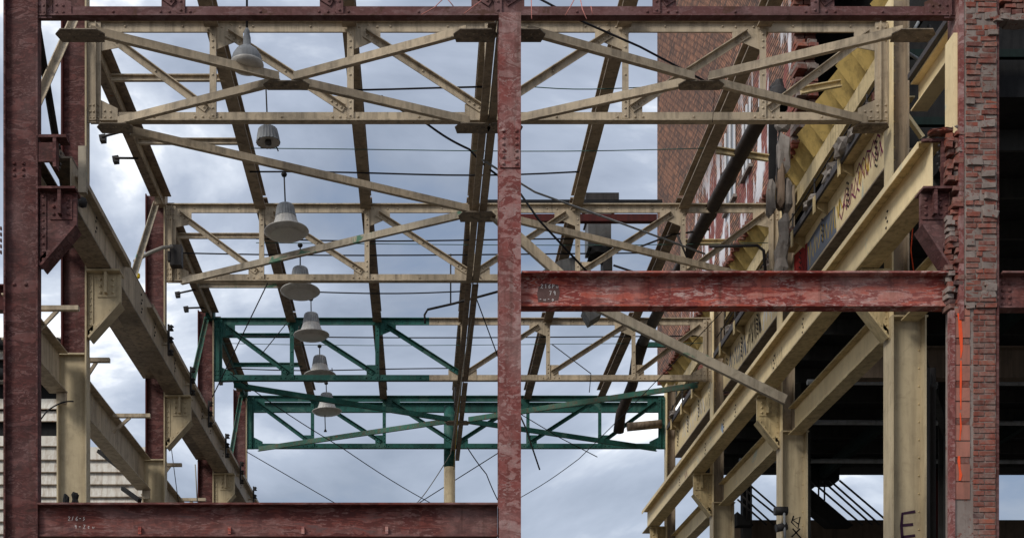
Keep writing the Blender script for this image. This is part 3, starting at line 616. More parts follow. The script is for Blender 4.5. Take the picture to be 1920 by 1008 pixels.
# ------------------------------------------------------------------ brick pier at the right of the front frame
YP = Y0-0.15
pier = thing('brick_pier', 'broken red brick pier with orange spray line at the right of the front frame', 'brick pier', (at(1838,0,YP).x, Y0, GND))
def px(u): return (u-VU)/KF*YP
def pz_(v): return (VV-v)/KF*YP
MB().box((px(1797),YP-0.03,pz_(600)),(px(1806),YP+0.35,13.0)).build('steel_flange','red_rose',pier)
MB().box((px(1789),YP+0.02,pz_(248)),(px(1796.5),YP+0.30,pz_(60))).build('inner_flange','cream',pier)
MB().box((px(1868),YP-0.02,GND),(px(1872),YP+0.35,13.0)).build('steel_flange','red_dark',pier)
MB().box((px(1780),YP-0.035,GND),(px(1789),YP+0.06,pz_(583))).build('steel_flange','red_rose',pier)
MB().box((px(1807),YP-0.028,pz_(573)),(px(1867),YP+0.3,13.0)).build('mortar_core','mortar',pier)
MB().box((px(1790),YP+0.0,GND),(px(1867),YP+0.3,pz_(574))).build('mortar_core','mortar',pier)
# shared chipped brick shapes (unit: 0.21 x 0.10 x 0.062)
def brick_mesh(seed, jag):
    r = random.Random(seed); bm = bmesh.new(); bmesh.ops.create_cube(bm, size=1.0)
    bmesh.ops.bevel(bm, geom=list(bm.edges), offset=0.06, segments=1, affect='EDGES')
    for v in bm.verts: v.co += Vector((r.uniform(-jag,jag), r.uniform(-jag,jag), r.uniform(-jag,jag)))
    me = bpy.data.meshes.new('brick'); bm.to_mesh(me); bm.free(); me.materials.append(M['brick']); return me
NEAT = [brick_mesh(i, 0.02) for i in range(5)]; RAG = [brick_mesh(20+i, 0.045) for i in range(8)]
MORT = []
for i in range(5):
    me = RAG[i].copy(); me.materials.clear(); me.materials.append(M['mortar']); MORT.append(me)
def put(me, name, parent, c, sz, rz=0.0, ry=0.0):
    o = bpy.data.objects.new(name, me); COL.objects.link(o); o.parent = parent
    o.location = Vector(c)+V(0,0,ZC)-root_loc(parent); o.scale = sz; o.rotation_euler = (R.uniform(-.03,.03), ry, rz); return o
pit = 10.6/KF*YP
r = random.Random(3)
v = -4.0; row = 0
while v < 1008:
    zc = pz_(v+5.3)
    if v < 570:                               # torn upper face: two columns, shifting
        xs = [1808, 1808+r.choice([22,26,30,34]), 1868] if row % 3 else [1808, 1808+r.choice([16,20]), 1840+r.randint(-3,6), 1868]
        for a, b in zip(xs, xs[1:]):
            q = r.random(); right = b > 1860
            if q < (0.22 if right else 0.10):
                put(r.choice(MORT), 'mortar_lump', pier, (px((a+b)/2)+r.uniform(-.01,.01 if not right else .02), YP+r.uniform(0.0,0.035), zc+r.uniform(-.01,.01)), ((b-a)/139*r.uniform(.7,1.0), 0.13, pit*r.uniform(0.8,1.3)), r.uniform(-.12,.12), r.uniform(-.12,.12))
            else:
                put(r.choice(RAG), 'brick', pier, (px((a+b)/2), YP+r.uniform(0.018,0.040), zc), ((b-a)/139*r.uniform(.84,.97), 0.13, pit*r.uniform(.76,.88)), r.uniform(-.03,.03), r.uniform(-.02,.02))
    else:                                     # sound lower face, running bond
        xs = [1824, 1846, 1867] if row % 2 else [1824, 1835, 1867]
        for a, b in zip(xs, xs[1:]): put(r.choice(NEAT), 'brick', pier, (px((a+b)/2)+r.uniform(-.003,.003), YP+r.uniform(-.006,.006)+0.03, zc), ((b-a)/139-0.012, 0.08, pit-0.013))
    v += 10.6; row += 1
v = 246
while v < 575:                                # loose toothing beside the crane bracket
    for a, b in ((1777, 1790), (1790, 1806)) if v < 330 or v > 400 else ((1786, 1806),):
        if r.random() < 0.86:
            me = r.choice(RAG if r.random() < 0.7 else MORT); put(me, 'brick' if me in RAG else 'mortar_lump', pier, (px((a+b)/2)+r.uniform(-.015,.015), YP+0.10+r.uniform(-.05,.04), pz_(v+5)), ((b-a)/139*r.uniform(.85,1.15), 0.2, pit*r.uniform(.75,1.0)), r.uniform(-.25,.25), r.uniform(-.1,.1))
    v += 10.4
tile = MB().box((-0.5,-0.5,-0.5),(0.5,0.5,0.5)).mesh('tile','tile',V(0,0,0))
band = MB().box((-0.5,-0.5,-0.5),(0.5,0.5,0.5)).mesh('tile','brown_concrete',V(0,0,0)); band.materials.clear(); band.materials.append(M['brick'])
for i, (a, b) in enumerate(((578,592),(593,634),(646,684),(685,714),(726,752),(753,784),(796,826),(827,857),(869,902),(903,936))):
    put(tile, 'tile', pier, (px(1804), YP+0.02, (pz_(a)+pz_(b))/2), (0.20, 0.07, (b-a)/KF*YP-0.01))
for a, b in ((634,646),(714,726),(784,796),(857,869)): put(band, 'tile', pier, (px(1804), YP+0.027, (pz_(a)+pz_(b))/2), (0.19, 0.07, (b-a)/KF*YP-0.006))
sp = MB(); rr = random.Random(5)
def blob(b, pts, ws, n, lift=0.003):
    n = Vector(n); k = len(b.v)
    for p, w in zip(pts, ws): b.v += [Vector(p)+n*lift-V(w/2,0,0), Vector(p)+n*lift+V(w/2,0,0)]
    for i in range(len(pts)-1): b.f.append((k+2*i, k+2*i+1, k+2*i+3, k+2*i+2))
for path, ws in (([(1796,588),(1798,600),(1800,630),(1801,655),(1800,672)],[.035,.045,.05,.035,.012]), ([(1800,676),(1801,700),(1800,740),(1800,768)],[.018,.03,.026,.012]),
                 ([(1799,774),(1800,800),(1799,826)],[.014,.026,.012]), ([(1797,855),(1797,864),(1798,878),(1800,890),(1799,901)],[.03,.04,.028,.042,.03])):
    blob(sp, [(px(u+rr.uniform(-.6,.6)),YP-0.018,pz_(v)) for u,v in path], ws, FN)
o = sp.build('spray_line','orange',pier)
# broken lintel right of the pier
for j in range(3):
    for i in range(4):
        a = 1873+i*22+(j%2)*9; put(r.choice(RAG), 'brick', pier, (px(a+10), YP+0.05+r.uniform(-.02,.02), pz_(7+j*10.5-3)), (0.145,0.2,pit*.85), r.uniform(-.05,.05))
for i in range(5): put(r.choice(MORT), 'mortar_lump', pier, (px(1868+i*15), YP+0.05, pz_(36+r.uniform(-3,5))), (0.13,0.22,0.07+r.uniform(0,.05)), r.uniform(-.2,.2), r.uniform(-.15,.15))
pb_ = bracket(pier, px(1787), -1, Y0, 'red_dark', full=0.39)
MB().box((px(1808),YP+0.05,pz_(960)),(px(1820),YP+0.06,pz_(940))).build('mortar_core','cream',pier)
for i, (u, vv, sx, sy) in enumerate(((1793,243,0.09,0.05),(1775,247,0.12,0.03),(1755,249,0.10,0.025))):
    MB().rock(at(u,vv,Y0-0.05), (sx,0.10,sy), 60+i).top('rubble', ['concrete','brick','brick'][i], ['grey lump of rubble on the end of the right crane girder beside the pier','reddish flat rubble on the end of the right crane girder, next to the grey lump','thin reddish debris at the inner corner of the right crane girder end'][i], 'rubble')

# ------------------------------------------------------------------ brick factory: upper wall, cove, dark floors
WX, WZ = 7.30, 13.04
bb = thing('brick_building', 'tall dark brick factory wall with white and red paint, broken open at its near end', 'building', (WX, 31, WZ))
MB().box((WX,25.3,WZ),(WX+0.4,39.6,27.5)).build('wall','brick_wall',bb)
MB().box((WX+0.4,39.2,12.6),(20,39.59,27.5)).build('end_wall','brick_wall',bb)
for (a, b, c, d) in ((29.7,30.6,14.2,16.0),(28.3,28.9,14.2,15.6)):
    w = thing('x','x','x',(0,0,0)) if False else MB().box((WX-0.02,a,c),(WX-0.004,b,d)).build('window','pane',bb)
    for y in (a,b,(a+b)/2): MB().box((WX-0.05,y-0.035,c-0.05),(WX-0.021,y+0.035,d+0.05)).build('frame','white_paint' if c < 15 else 'wood',w)
    MB().box((WX-0.09,a-0.1,c-0.12),(WX-0.001,b+0.1,c-0.051)).build('sill','concrete',w)
for i in range(34):                           # torn end of the wall
    z = WZ+0.1+i*0.11; ext = r.uniform(0.05,0.5)
    for j in range(2): put(r.choice(RAG if r.random()<.75 else MORT), 'brick', bb, (WX+0.1+j*0.22, 25.3-ext/2, z), (0.2, ext, 0.095), r.uniform(-.1,.1))
eb = MB()                                     # ragged brick toe above the cove
for i in range(150):
    Y = 25.0+i*0.097; 
    if r.random() < .85: eb.box((WX-r.uniform(0,.05),Y,WZ-r.uniform(0.0,.12)),(WX+0.12,Y+r.uniform(.04,.09),WZ+r.uniform(.0,.06)))
eb.build('broken_toe_bricks','brick',bb,True)
# cove panels: concave folds on a slope under the wall
BXe, BZe = 7.63, 12.60
PIT = 0.58
def cove_mesh():
    b = MB(); n = 8; k = 0
    for e in range(2):
        for j in range(n+1):
            t = j/n; y = t*PIT; dpt = 0.19*(t/0.25 if t < 0.25 else 1-((t-0.25)/0.75)**1.6)
            X, Z = (0.33, 0.0) if e == 0 else (0.0, 0.44)
            b.v.append(V(X+dpt*0.8, y, Z+dpt*0.6))
    for j in range(n): b.sm.add(len(b.f)); b.f.append((j, j+1, n+2+j, n+1+j))
    return b.mesh('cove_panel','yellow',V(0,0,0))
cm_ = cove_mesh()
for i in range(33):
    o = bpy.data.objects.new('cove_panel', cm_); COL.objects.link(o); o.parent = bb; o.location = V(WX, 20.25+i*PIT, BZe+ZC)-root_loc(bb)
MB().box((BXe+0.02,20.2,12.22),(BXe+0.06,39.4,BZe)).build('cove_beam','cream_dirty',bb)
MB().box((BXe-0.02,20.2,12.19),(BXe+0.16,39.4,12.219)).build('cove_beam_flange','cream_dirty',bb)
MB().box((BXe+0.35,20.2,BZe+0.02),(BXe+0.45,39.2,WZ+0.4)).build('cove_backing','shade_black',bb)
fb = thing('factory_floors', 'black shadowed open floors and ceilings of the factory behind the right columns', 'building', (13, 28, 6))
MB().box((8.0,17.75,9.82),(24,38.0,10.1)).build('ceiling_slab','shade_black',fb)  # slab and partitions near black: the shade indoors is in their colour
MB().box((8.6,23.9,10.11),(24,24.1,26)).build('partition','shade_black',fb)
MB().box((9.5,17.8,10.11),(9.7,23.89,15.5)).build('partition','shade_green',fb) if False else None
MB().box((9.4,24.11,10.11),(9.6,37.5,26)).build('partition','shade_black',fb)
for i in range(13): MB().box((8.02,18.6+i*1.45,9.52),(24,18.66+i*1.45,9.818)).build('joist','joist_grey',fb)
for i in range(4): MB().box((11.2+i*3.4,17.9,9.2),(11.35+i*3.4,37.8,9.515)).build('girder','shade_green',fb)
for z, Y in ((11.2,23.7),(12.5,23.5),(13.8,23.6),(15.2,23.4)): MB().box((8.7,Y,z),(24,Y+0.1,z+0.14)).build('rail_beam','shade_green',fb)
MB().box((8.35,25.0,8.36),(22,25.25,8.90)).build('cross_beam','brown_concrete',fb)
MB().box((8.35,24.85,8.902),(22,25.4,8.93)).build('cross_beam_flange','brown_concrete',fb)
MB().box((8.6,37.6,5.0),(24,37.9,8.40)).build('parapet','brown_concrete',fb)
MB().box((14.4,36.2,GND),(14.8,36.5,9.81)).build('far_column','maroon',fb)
MB().box((9.3,37.0,GND),(9.55,37.3,9.81)).build('far_column','shade_black',fb)
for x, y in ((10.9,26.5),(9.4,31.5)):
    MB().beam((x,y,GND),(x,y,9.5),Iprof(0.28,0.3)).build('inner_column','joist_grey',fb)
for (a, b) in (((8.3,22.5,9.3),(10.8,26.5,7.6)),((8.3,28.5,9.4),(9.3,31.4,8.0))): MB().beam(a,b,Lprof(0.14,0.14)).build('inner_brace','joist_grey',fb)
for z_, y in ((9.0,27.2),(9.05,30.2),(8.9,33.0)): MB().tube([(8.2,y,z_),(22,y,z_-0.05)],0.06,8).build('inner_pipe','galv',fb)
p = at(1500,0,36); MB().box((at(1512,0,36).x,36,at(0,899,36).z),(at(1574,0,36).x,36.8,at(0,856,36).z)).build('hung_box','shade_black',fb)
# stair with rails at the far end of the floor
st = thing('metal_stair', 'black metal stair with diagonal hand rails seen against the sky, low right', 'stair', at(1560,980,35.5))
def zp(x, y, Y=35.5): return at(1300+x/4.364, 800+y/4.364, Y)
for a, b in (((1195,435),(1590,770)),((1115,435),(1530,800)),((1060,440),(1465,800)),((965,440),(1385,800))): MB().tube([zp(*a),zp(*b)],0.028,6).build('rail','iron',st)
for x, y0, y1 in ((1025,435,570),(1073,435,600),(1585,765,800)): MB().tube([zp(x,y0),zp(x,y1)],0.024,6).build('post','iron',st)
MB().plate([zp(900,450),zp(1310,800),zp(1120,800),zp(900,610)],(0,1,0),0.5).build('stringer','shade_black',st)
st2 = thing('metal_stair', 'black stair rails against the sky between the third and second right columns', 'stair', at(1430,980,35.0))
for a, b in (((470,480),(700,680)),((430,515),(700,735)),((385,550),(660,800)),((360,590),(600,800))): MB().tube([zp(*a,35.0),zp(*b,35.0)],0.026,6).build('rail','iron',st2)
for x, y0, y1 in ((440,500,760),(474,480,800),(699,640,800)): MB().tube([zp(x,y0,35.0),zp(x,y1,35.0)],0.024,6).build('post','iron',st2)
MB().plate([zp(360,690,35.0),zp(495,800,35.0),zp(360,800,35.0)],(0,1,0),0.4).build('stringer','shade_black',st2)
MB().tube([at(1738,690,21.5),at(1738,1100,21.5)],0.045,10).top('riser_pipe','iron','dark vertical pipe beside the thick tan column, left of the pair','pipe')
MB().tube([at(1749,690,21.6),at(1749,720,21.6),at(1749,721,21.6),at(1749,728,21.6),at(1749,729,21.6),at(1749,1100,21.6)],[0.05,0.05,0.075,0.075,0.05,0.05],10).top('riser_pipe','iron','dark vertical pipe beside the thick tan column, right of the pair','pipe')

# ------------------------------------------------------------------ spandrel girders with graffiti, ledge, rubble
SPL = ['', 'cream plate girder with purple and yellow graffiti behind the nearest right column', 'cream plate girder with grey and white graffiti behind the second right column', 'stained cream plate girder at the far right end behind the third right column']
XW = 7.56
SG = []
for k in range(1, 4):
    ya, yb = YS[k]+0.2, YS[k+1]-0.2
    t = thing('spandrel_girder', SPL[k], 'plate girder', (XW, (ya+yb)/2, 10.3)); SG.append(t)
    MB().box((XW,ya,10.40),(XW+0.02,yb,11.20)).build('web','cream',t)
    MB().box((XW-0.02,ya,10.37),(XW+0.2,yb,10.398)).build('bottom_flange','purlin',t)
    MB().box((XW-0.20,ya,11.202),(XW+0.25,yb,11.225)).build('ledge','cream_dirty',t)
    MB().box((XW-0.25,ya,11.20),(XW-0.205,yb,11.33)).build('ledge_board','plank',t)
    rv = MB(); y = ya+0.7
    while y < yb-0.2:
        br_ = MB().plate([(XW-0.002,y,11.198),(XW-0.20,y,11.198),(XW-0.20,y,11.10),(XW-0.002,y,10.98)],(0,1,0),0.02).build('ledge_bracket','cream_dirty',t)
        MB().box((XW-0.27,y-0.06,11.0),(XW-0.252,y+0.06,11.31)).build('angle_clip','cream_dirty',br_)
        for q in range(5):
            for e in (0,1): rv.rivet((XW, y+0.28+e*0.07, 10.60+q*0.10+e*0.05),(-1,0,0),0.024)
        MB().tube([(XW-0.16,y+0.3,11.225),(XW-0.16,y+0.3,11.80)],0.018,6).build('rail_post','iron',t)
        y += 1.42
    rv.build('bolts','iron',t,True)
    MB().tube([(XW-0.16,ya,11.72),(XW-0.16,yb,11.72)],0.016,6).build('hand_rail','iron',t)
wp = lambda o, a, b: V(XW, o[0]-a, o[1]+b)
def wig(y0, z0, y1, z1, n, amp, seed):
    q = random.Random(seed); return [V(XW, y0+(y1-y0)*i/n+q.uniform(-.05,.05), 10.81+(z0+(z1-z0)*i/n-10.85)*0.7+0.8*(amp if i%2 else -amp)*q.uniform(.5,1.1)) for i in range(n+1)]
NX = (-1,0,0)
b = MB(); b.plate([V(XW-0.002,23.3,10.44),V(XW-0.002,25.05,10.44),V(XW-0.002,25.05,11.0),V(XW-0.002,24.2,11.05),V(XW-0.002,23.4,10.95)],(-1,0,0),0.001); b.build('graffiti_patch','blue_grey_paint',SG[0])
b = MB(); b.plate([V(XW-0.002,25.06,10.44),V(XW-0.002,25.94,10.44),V(XW-0.002,25.94,11.15),V(XW-0.002,25.06,11.02)],(-1,0,0),0.001); b.build('graffiti_patch','red_paint',SG[0])
strokes(SG[0],'graffiti','purple_paint',[wig(21.0,10.9,22.9,10.85,22,0.2,i) for i in (1,2)]+[wig(21.1,11.2,22.2,11.15,10,0.08,3), wig(22.1,10.62,23.1,10.6,9,0.12,4)],NX,0.04,0.004)
strokes(SG[0],'graffiti','yellow_paint',[wig(23.35,10.75,25.0,10.72,17,0.27,5), wig(21.6,10.95,22.1,10.9,8,0.2,6), wig(23.0,10.9,23.3,10.8,5,0.25,7)],NX,0.055,0.005)
strokes(SG[0],'graffiti','black_paint',[wig(25.1,10.75,25.9,10.75,7,0.3,8)],NX,0.03,0.005)
for sgi, (a, b_, m, sd_) in enumerate(((26.6,28.3,'white_paint',11),(28.5,29.6,'black_paint',12),(29.8,31.4,'blue_grey_paint',13))):
    strokes(SG[1],'graffiti',m,[wig(a,10.8,b_,10.8,14,0.34,sd_),wig(a,10.7,b_,10.9,12,0.3,sd_+20)],NX,0.07,0.003+0.001*sgi)
strokes(SG[2],'graffiti','black_paint',[wig(33.0,10.7,35.0,10.75,14,0.25,15)],NX,0.05)
strokes(SG[2],'graffiti','white_paint',[wig(34.2,10.8,37.0,10.8,16,0.3,16)],NX,0.06,0.005)
q = 0
for k in range(1, 4):
    for i in range((11,8,6)[k-1]):
        Y = YS[k]+0.5+R.random()*5.0; s_ = R.uniform(0.08,0.17); m = R.choice(['concrete','concrete','mortar','brick'])
        MB().rock((XW-0.19+R.uniform(-.03,.08),Y,11.30+s_*0.6),(s_*R.uniform(.8,1.3),s_*R.uniform(1,1.7),s_*R.uniform(.6,1)),100+q).top('rubble',m,f'small lump of rubble lying on the ledge over the {["","purple graffiti girder","grey graffiti girder","far stained girder"][k]}','rubble',f'rubble on the ledge over the {["","purple graffiti","grey graffiti","far stained"][k]} girder'); q += 1
# chain of broken concrete on bars hanging from the roof edge
hr = thing('hanging_rubble', 'string of broken concrete chunks hanging on bars below the first truss at right', 'rubble', at(1465,515,24.6))
for i,(u,v,w,h) in enumerate(((1457,185,14,34),(1468,232,17,14),(1468,292,11,40),(1463,352,8,45),(1477,368,9,32),(1466,455,8,28) if False else (1445,375,8,34),(1470,438,11,35),(1464,487,12,30))):
    MB().rock(at(u,v,24.6),(w/97.5,0.12,h/97.5),200+i).build('chunk',['iron','concrete','concrete','wood','concrete','concrete','concrete','concrete'][i],hr)
MB().tube([at(1455,150,24.6),at(1462,240,24.62),at(1456,330,24.6),at(1468,400,24.6),at(1468,500,24.6)],0.02,6).build('bar','iron',hr)
MB().box(at(1442,232,24.75),at(1456,355,24.80)).build('strip','shade_black',hr)

# ------------------------------------------------------------------ lamps and conduits
LAMPL = ['', 'grey lamp without its dish, cap only, second hanging lamp from the front', 'largest dish lamp in the hanging row, third lamp from the front', 'dish lamp just behind the second truss, fourth from the front',
         'dish lamp in front of the teal top chord, fifth from the front', 'dish lamp behind the teal bottom chord, sixth from the front', 'farthest and smallest dish lamp in the row']
LY = [0, 21.6, 24.6, 27.7, 30.7, 33.8, 36.8]
LVR = [0, 0, 433, 545, 627, 703, 770]
LU = [0, 503, 537, 563, 584, 600, 613]
for i in range(1, 7):
    Y = LY[i]; X = (LU[i]-VU)/KF*Y; zr = (VV-LVR[i])/KF*Y if i > 1 else (VV-268)/KF*Y-0.02
    t = thing('hanging_lamp', LAMPL[i], 'lamp', (X, Y, zr), 'industrial lamps hanging in a row')
    c0 = zr+0.26 if i > 1 else zr+0.02
    MB().tube([(X,Y,c0+0.24),(X,Y,12.15)],0.014,6).build('stem','iron',t)
    MB().lathe((X,Y,12.15),[(0.0,-0.05),(0.045,-0.04),(0.06,0.0),(0.04,0.03),(0.0,0.035)],10).build('ceiling_hook','iron',t)
    t.rotation_euler = (math.radians(R.uniform(-2.5,2.5)), math.radians(R.uniform(-2.5,2.5)), R.uniform(0,6))
    cp = MB().lathe((X,Y,c0),[(0.205,0.0),(0.21,0.01),(0.20,0.03),(0.182,0.14),(0.165,0.22),(0.14,0.245),(0.0,0.25)],44,0.07).build('ribbed_cap','galv',t)
    if i == 1:
        MB().lathe((X,Y,c0),[(0.19,0.005),(0.15,0.03),(0.0,0.05)],24).build('reflector','lampshade',cp)
        MB().lathe((X,Y,c0-0.02),[(0.0,-0.03),(0.05,-0.02),(0.06,0.02),(0.05,0.06)],12).build('socket','bulb',cp)
        for a in (0.3, 3.4): MB().tube([(X+0.2*math.cos(a),Y+0.2*math.sin(a),c0+0.01),(X+0.24*math.cos(a),Y+0.24*math.sin(a),c0-0.05)],0.012,5).build('clip','iron',cp)
    else:
        MB().lathe((X,Y,zr),[(0.20,0.26),(0.235,0.16),(0.30,0.02)],44,0.025).build('ribbed_lens','lampshade',t)
        d_ = MB().lathe((X,Y,zr),[(0.29,0.03),(0.34,0.02),(0.425,0.0),(0.432,-0.012),(0.42,-0.022),(0.35,-0.07),(0.30,-0.085)],36).build('dish','lampshade',t)
        MB().lathe((X,Y,zr),[(0.30,-0.084),(0.2,-0.10),(0.0,-0.105)],28).build('glass','lens',d_)
        MB().tube([(X+0.41,Y+0.05,zr),(X+0.40,Y+0.05,zr+0.10)],0.012,5).build('clip','iron',d_)
    if i == 6:
        MB().tube([(X+0.15,Y,zr-0.1),(X+0.15,Y,zr-0.50)],0.014,6).build('pull_rod','iron',t)
        MB().lathe((X+0.15,Y,zr-0.55),[(0.0,0),(0.05,0.0),(0.02,0.07),(0,0.08)],8).build('pull_weight','iron',t)
Y = 18.6; X = (463-VU)/KF*Y; zr = (VV-118)/KF*Y
t = thing('hanging_lamp','round domed grey lamp behind the top red beam, frontmost of the hanging lamps','lamp',(X,Y,zr),'industrial lamps hanging in a row')
MB().tube([(X,Y,zr+0.5),(X,Y,12.4)],0.016,6).build('stem','iron',t)
MB().lathe((X,Y,zr),[(0.225,0.0),(0.225,0.03),(0.205,0.10),(0.16,0.17),(0.10,0.215),(0.06,0.235),(0.055,0.36),(0.04,0.42),(0.045,0.45),(0.02,0.50),(0.0,0.51)],30).build('dome','galv',t)
MB().lathe((X,Y,zr),[(0.22,0.0),(0.24,-0.01),(0.245,-0.03),(0.21,-0.075),(0.12,-0.10),(0.0,-0.11)],30).build('dish','lampshade',t)
def zroof(v): return 12.15*KF/(VV-v)
CON = [(163,480,905,'cable','thin dark conduit over the first two hanging lamps'),(278,470,1320,'cable_green','thin green wire running across behind the first truss bays'),(322,468,1085,'cable','dark conduit carrying the largest dish lamp'),
       (447,480,1100,'cable','dark conduit just above the second truss web'),(455,480,1440,'cable_green','thin green wire across the second truss web'),(474,330,1245,'cable','long dark conduit across the second truss near its bottom'),(546,560,865,'cable','dark conduit between second and third trusses'),
       (629,410,1330,'cable','dark conduit across the third truss web'),(643,412,1330,'cable_green','thin green wire across the third truss web'),(690,430,855,'cable','dark conduit above the teal bottom chord'),(161,975,1312,'cable_green','thin green wire right of the middle column behind the first truss')]
for v, u0, u1, m, lab in CON:
    Y = zroof(v); n = 10; sag = R.uniform(-.03,.03)
    pts = [V(((u0+(u1-u0)*j/n)-VU)/KF*Y, Y, 12.15-0.05*math.sin(math.pi*j/n)+sag*math.sin(2*math.pi*j/n)) for j in range(n+1)]
    MB().tube(pts, 0.015 if m == 'cable' else 0.008, 6).top('conduit', m, lab, 'conduit')
def wire(pts, r, m, lab, name='cable', cat='cable', sag=0.0):
    P = [at(*p) for p in pts]
    if sag:
        out = []
        for a, b in zip(P, P[1:]):
            for j in range(8): q = j/8; out.append(a.lerp(b, q)-V(0,0,sag*math.sin(math.pi*q)))
        P = out+[P[-1]]
    return MB().tube(P, r*(0.72 if name == 'cable' else 1), 6).top(name, m, lab, cat)
wire([(502,530,27.5),(398,744,31)],0.02,'cable','dark rod slanting down from second truss to the left columns')
wire([(537,606,30),(490,664,31)],0.016,'cable','short thin rod at the third truss beside the lamps')
wire([(432,700,32),(640,838,36),(818,948,40)],0.017,'cable','long cable slanting from the far left columns to the bottom red beam',sag=0.06)
wire([(462,846,38),(638,948,41)],0.017,'cable','lower thin cable at far left behind the bottom red beam')
wire([(776,948,41),(938,846,38)],0.02,'cable','thin cable rising towards the middle column at bottom centre')
wire([(972,934,36),(1086,859,34),(1358,579,29)],0.014,'cable','long thin cable rising to the right behind the red beam',sag=0.05)
wire([(908,430,24),(893,545,27),(870,680,30),(845,850,36),(800,920,39),(776,948,40)],0.02,'cable_pale','pale cable trailing down the centre strut',sag=0.02)
wire([(868,690,31),(860,760,34),(853,850,37),(851,880,38)],0.015,'cable_yellow','yellow cord hanging down the centre strut')
wire([(886,540,27),(912,610,28),(938,680,29)],0.018,'cable','thin dark cable left of the middle column below the second truss')
wire([(876,838,38),(912,888,38.5),(933,936,39)],0.022,'cable','black cable drooping below the far truss beside the middle column',sag=0.03)
wire([(1000,-8,18.4),(1095,42,18.7),(1200,88,19.0),(1338,161,19.4)],0.021,'cable','thick dark cable hanging across the first right cross brace')
MB().box(at(1318,150,19.35),at(1345,166,19.42)).top('cable_clamp','iron','black clamp at the end of the thick cable before the brick wall','clamp')
wire([(975,362,22.0),(1010,412,22.2),(1107,516,22.6)],0.026,'cable','dark cable slanting down behind the red beam beside middle column')
wire([(905,300,21.0),(1003,360,22.4),(1180,424,23.5),(1322,476,24.4)],0.024,'galv','grey green cable running down right past the duct')
wire([(715,180,20.4),(800,232,20.8),(880,280,21.2),(935,330,21.6)],0.024,'cable','dark cable crossing behind the first truss left of the middle column',sag=0.03)
wire([(975,778,33),(985,800,33),(1012,880,33)],0.03,'iron','loose black rod dangling right of the middle column')
wire([(975,775,34),(1050,820,34.5),(1120,856,35)],0.016,'cable','thin cable beside the dangling rod below the far truss')
wire([(1035,645,31),(1108,700,31),(1105,735,31)],0.016,'cable','thin hanging cable right of the middle column at the third truss')
wire([(1340,170,19.4),(1336,230,19.6)],0.006,'cable','very thin wire hanging from the cable clamp')
wire([(797,606,28.0),(796,590,28.0),(802,580,28.0),(850,569,28.1),(935,546,28.4)],0.026,'iron','bent dark conduit end left of the middle column','conduit','conduit')
wire([(845,476,28.1),(845,568,28.1)],0.016,'iron','thin rod carrying the bent conduit','conduit_hanger','rod')
wire([(853,725,36),(853,770,36)],0.03,'iron','short dark rod at the centre strut near the far truss','conduit_hanger','rod')
for i, pts in enumerate((((832,-3,17.2),(815,14,17.15),(790,28,17.1)),((838,-3,17.2),(850,12,17.2)),((902,2,17.15),(888,12,17.1),(870,26,17.1)),((996,-3,17.2),(997,36,17.1)),((1078,-3,17.2),(1070,12,17.1),(1060,29,17.1)),((1088,-3,17.2),(1092,18,17.1),(1100,36,17.05)),((1108,12,17.1),(1111,28,17.1)))):
    wire(pts,0.006,'wire_pink',['pinkish wire hooked over the red beam, leftmost of the loose wires','short pinkish wire stub left of the middle column','pinkish wire at the head of the middle column','straight pinkish wire just right of the middle column','slanting pinkish wire right of the middle column','longest pinkish wire right of the middle column','tiny pinkish wire, rightmost on the red beam'][i],'loose_wire','wire')

# ------------------------------------------------------------------ duct, black pipe, far beams
YD = 28.0
du = thing('ventilation_duct','grey metal duct with torn black lower end hanging behind the second truss','duct',at(1122,505,YD))
db_ = MB().box(at(1103,462,YD),at(1146,372,YD)+V(0,0.6,0)).build('shaft','duct_metal',du)
MB().box(at(1100,407,YD)-V(0,.02,0),at(1149,404,YD)+V(0,.64,0)).build('seam','duct_metal',db_)
MB().box(at(1098,376,YD)-V(0,.05,0),at(1160,363,YD)+V(0,.7,0)).build('cap','iron',du)
MB().rock(at(1126,466,YD)+V(0,.3,0),(0.27,0.35,0.16),301).build('torn_end','shade_black',du)
MB().box(at(1132,504,YD)+V(0,.05,0),at(1149,458,YD)+V(0,.5,0)).build('torn_flap','iron',du)
MB().plate([at(1000,518,YD),at(1048,488,YD),at(1080,480,YD),at(1092,516,YD)],(0,1,0),0.45).build('loose_elbow','duct_metal',du)
MB().plate([at(1093,579,YD),at(1124,579,YD),at(1128,588,YD),at(1106,602,YD)],(0,1,0),0.4).top('duct_scrap','duct_metal','small scrap of grey duct showing under the red beam','duct')
MB().box(at(912,383,26.6),at(1242,374,26.6)+V(0,.14,0)).top('duct_rail','shade_black','black bar along the second truss top right of the middle column','bar')
MB().box(at(960,414,27.6),at(1232,401,27.6)+V(0,.14,0)).top('duct_rail','maroon','maroon bar behind the duct, right of the middle column','bar')
pp = thing('black_pipe','large black pipe slanting back in front of the brick wall','pipe',at(1160,810,38))
MB().tube([at(1440,200,22.3),at(1420,232,22.9),at(1292,470,28.3),at(1206,640,33.4)],[0.14]*4,16).build('pipe_run','pipe_brown',pp)
MB().tube([at(1206,640,33.4),at(1196,668,34.2),at(1186,720,36),at(1164,775,37.2),at(1160,808,37.6)],[0.15,0.17,0.15,0.15,0.16],14).build('drooping_end','pipe_brown',pp)
for p_ in ((1365,335,25.2),(1330,400,26.6),(1262,530,30)): MB().tube([at(*p_)-V(0,.06,0),at(*p_)+V(0,.06,0)],0.16,14).build('collar','iron',pp)
MB().tube([at(1176,800,38.2),at(1240,794,38.2)],0.13,12).top('broken_pipe','purlin_rusty','broken rusty pipe end beside the far right column','pipe')
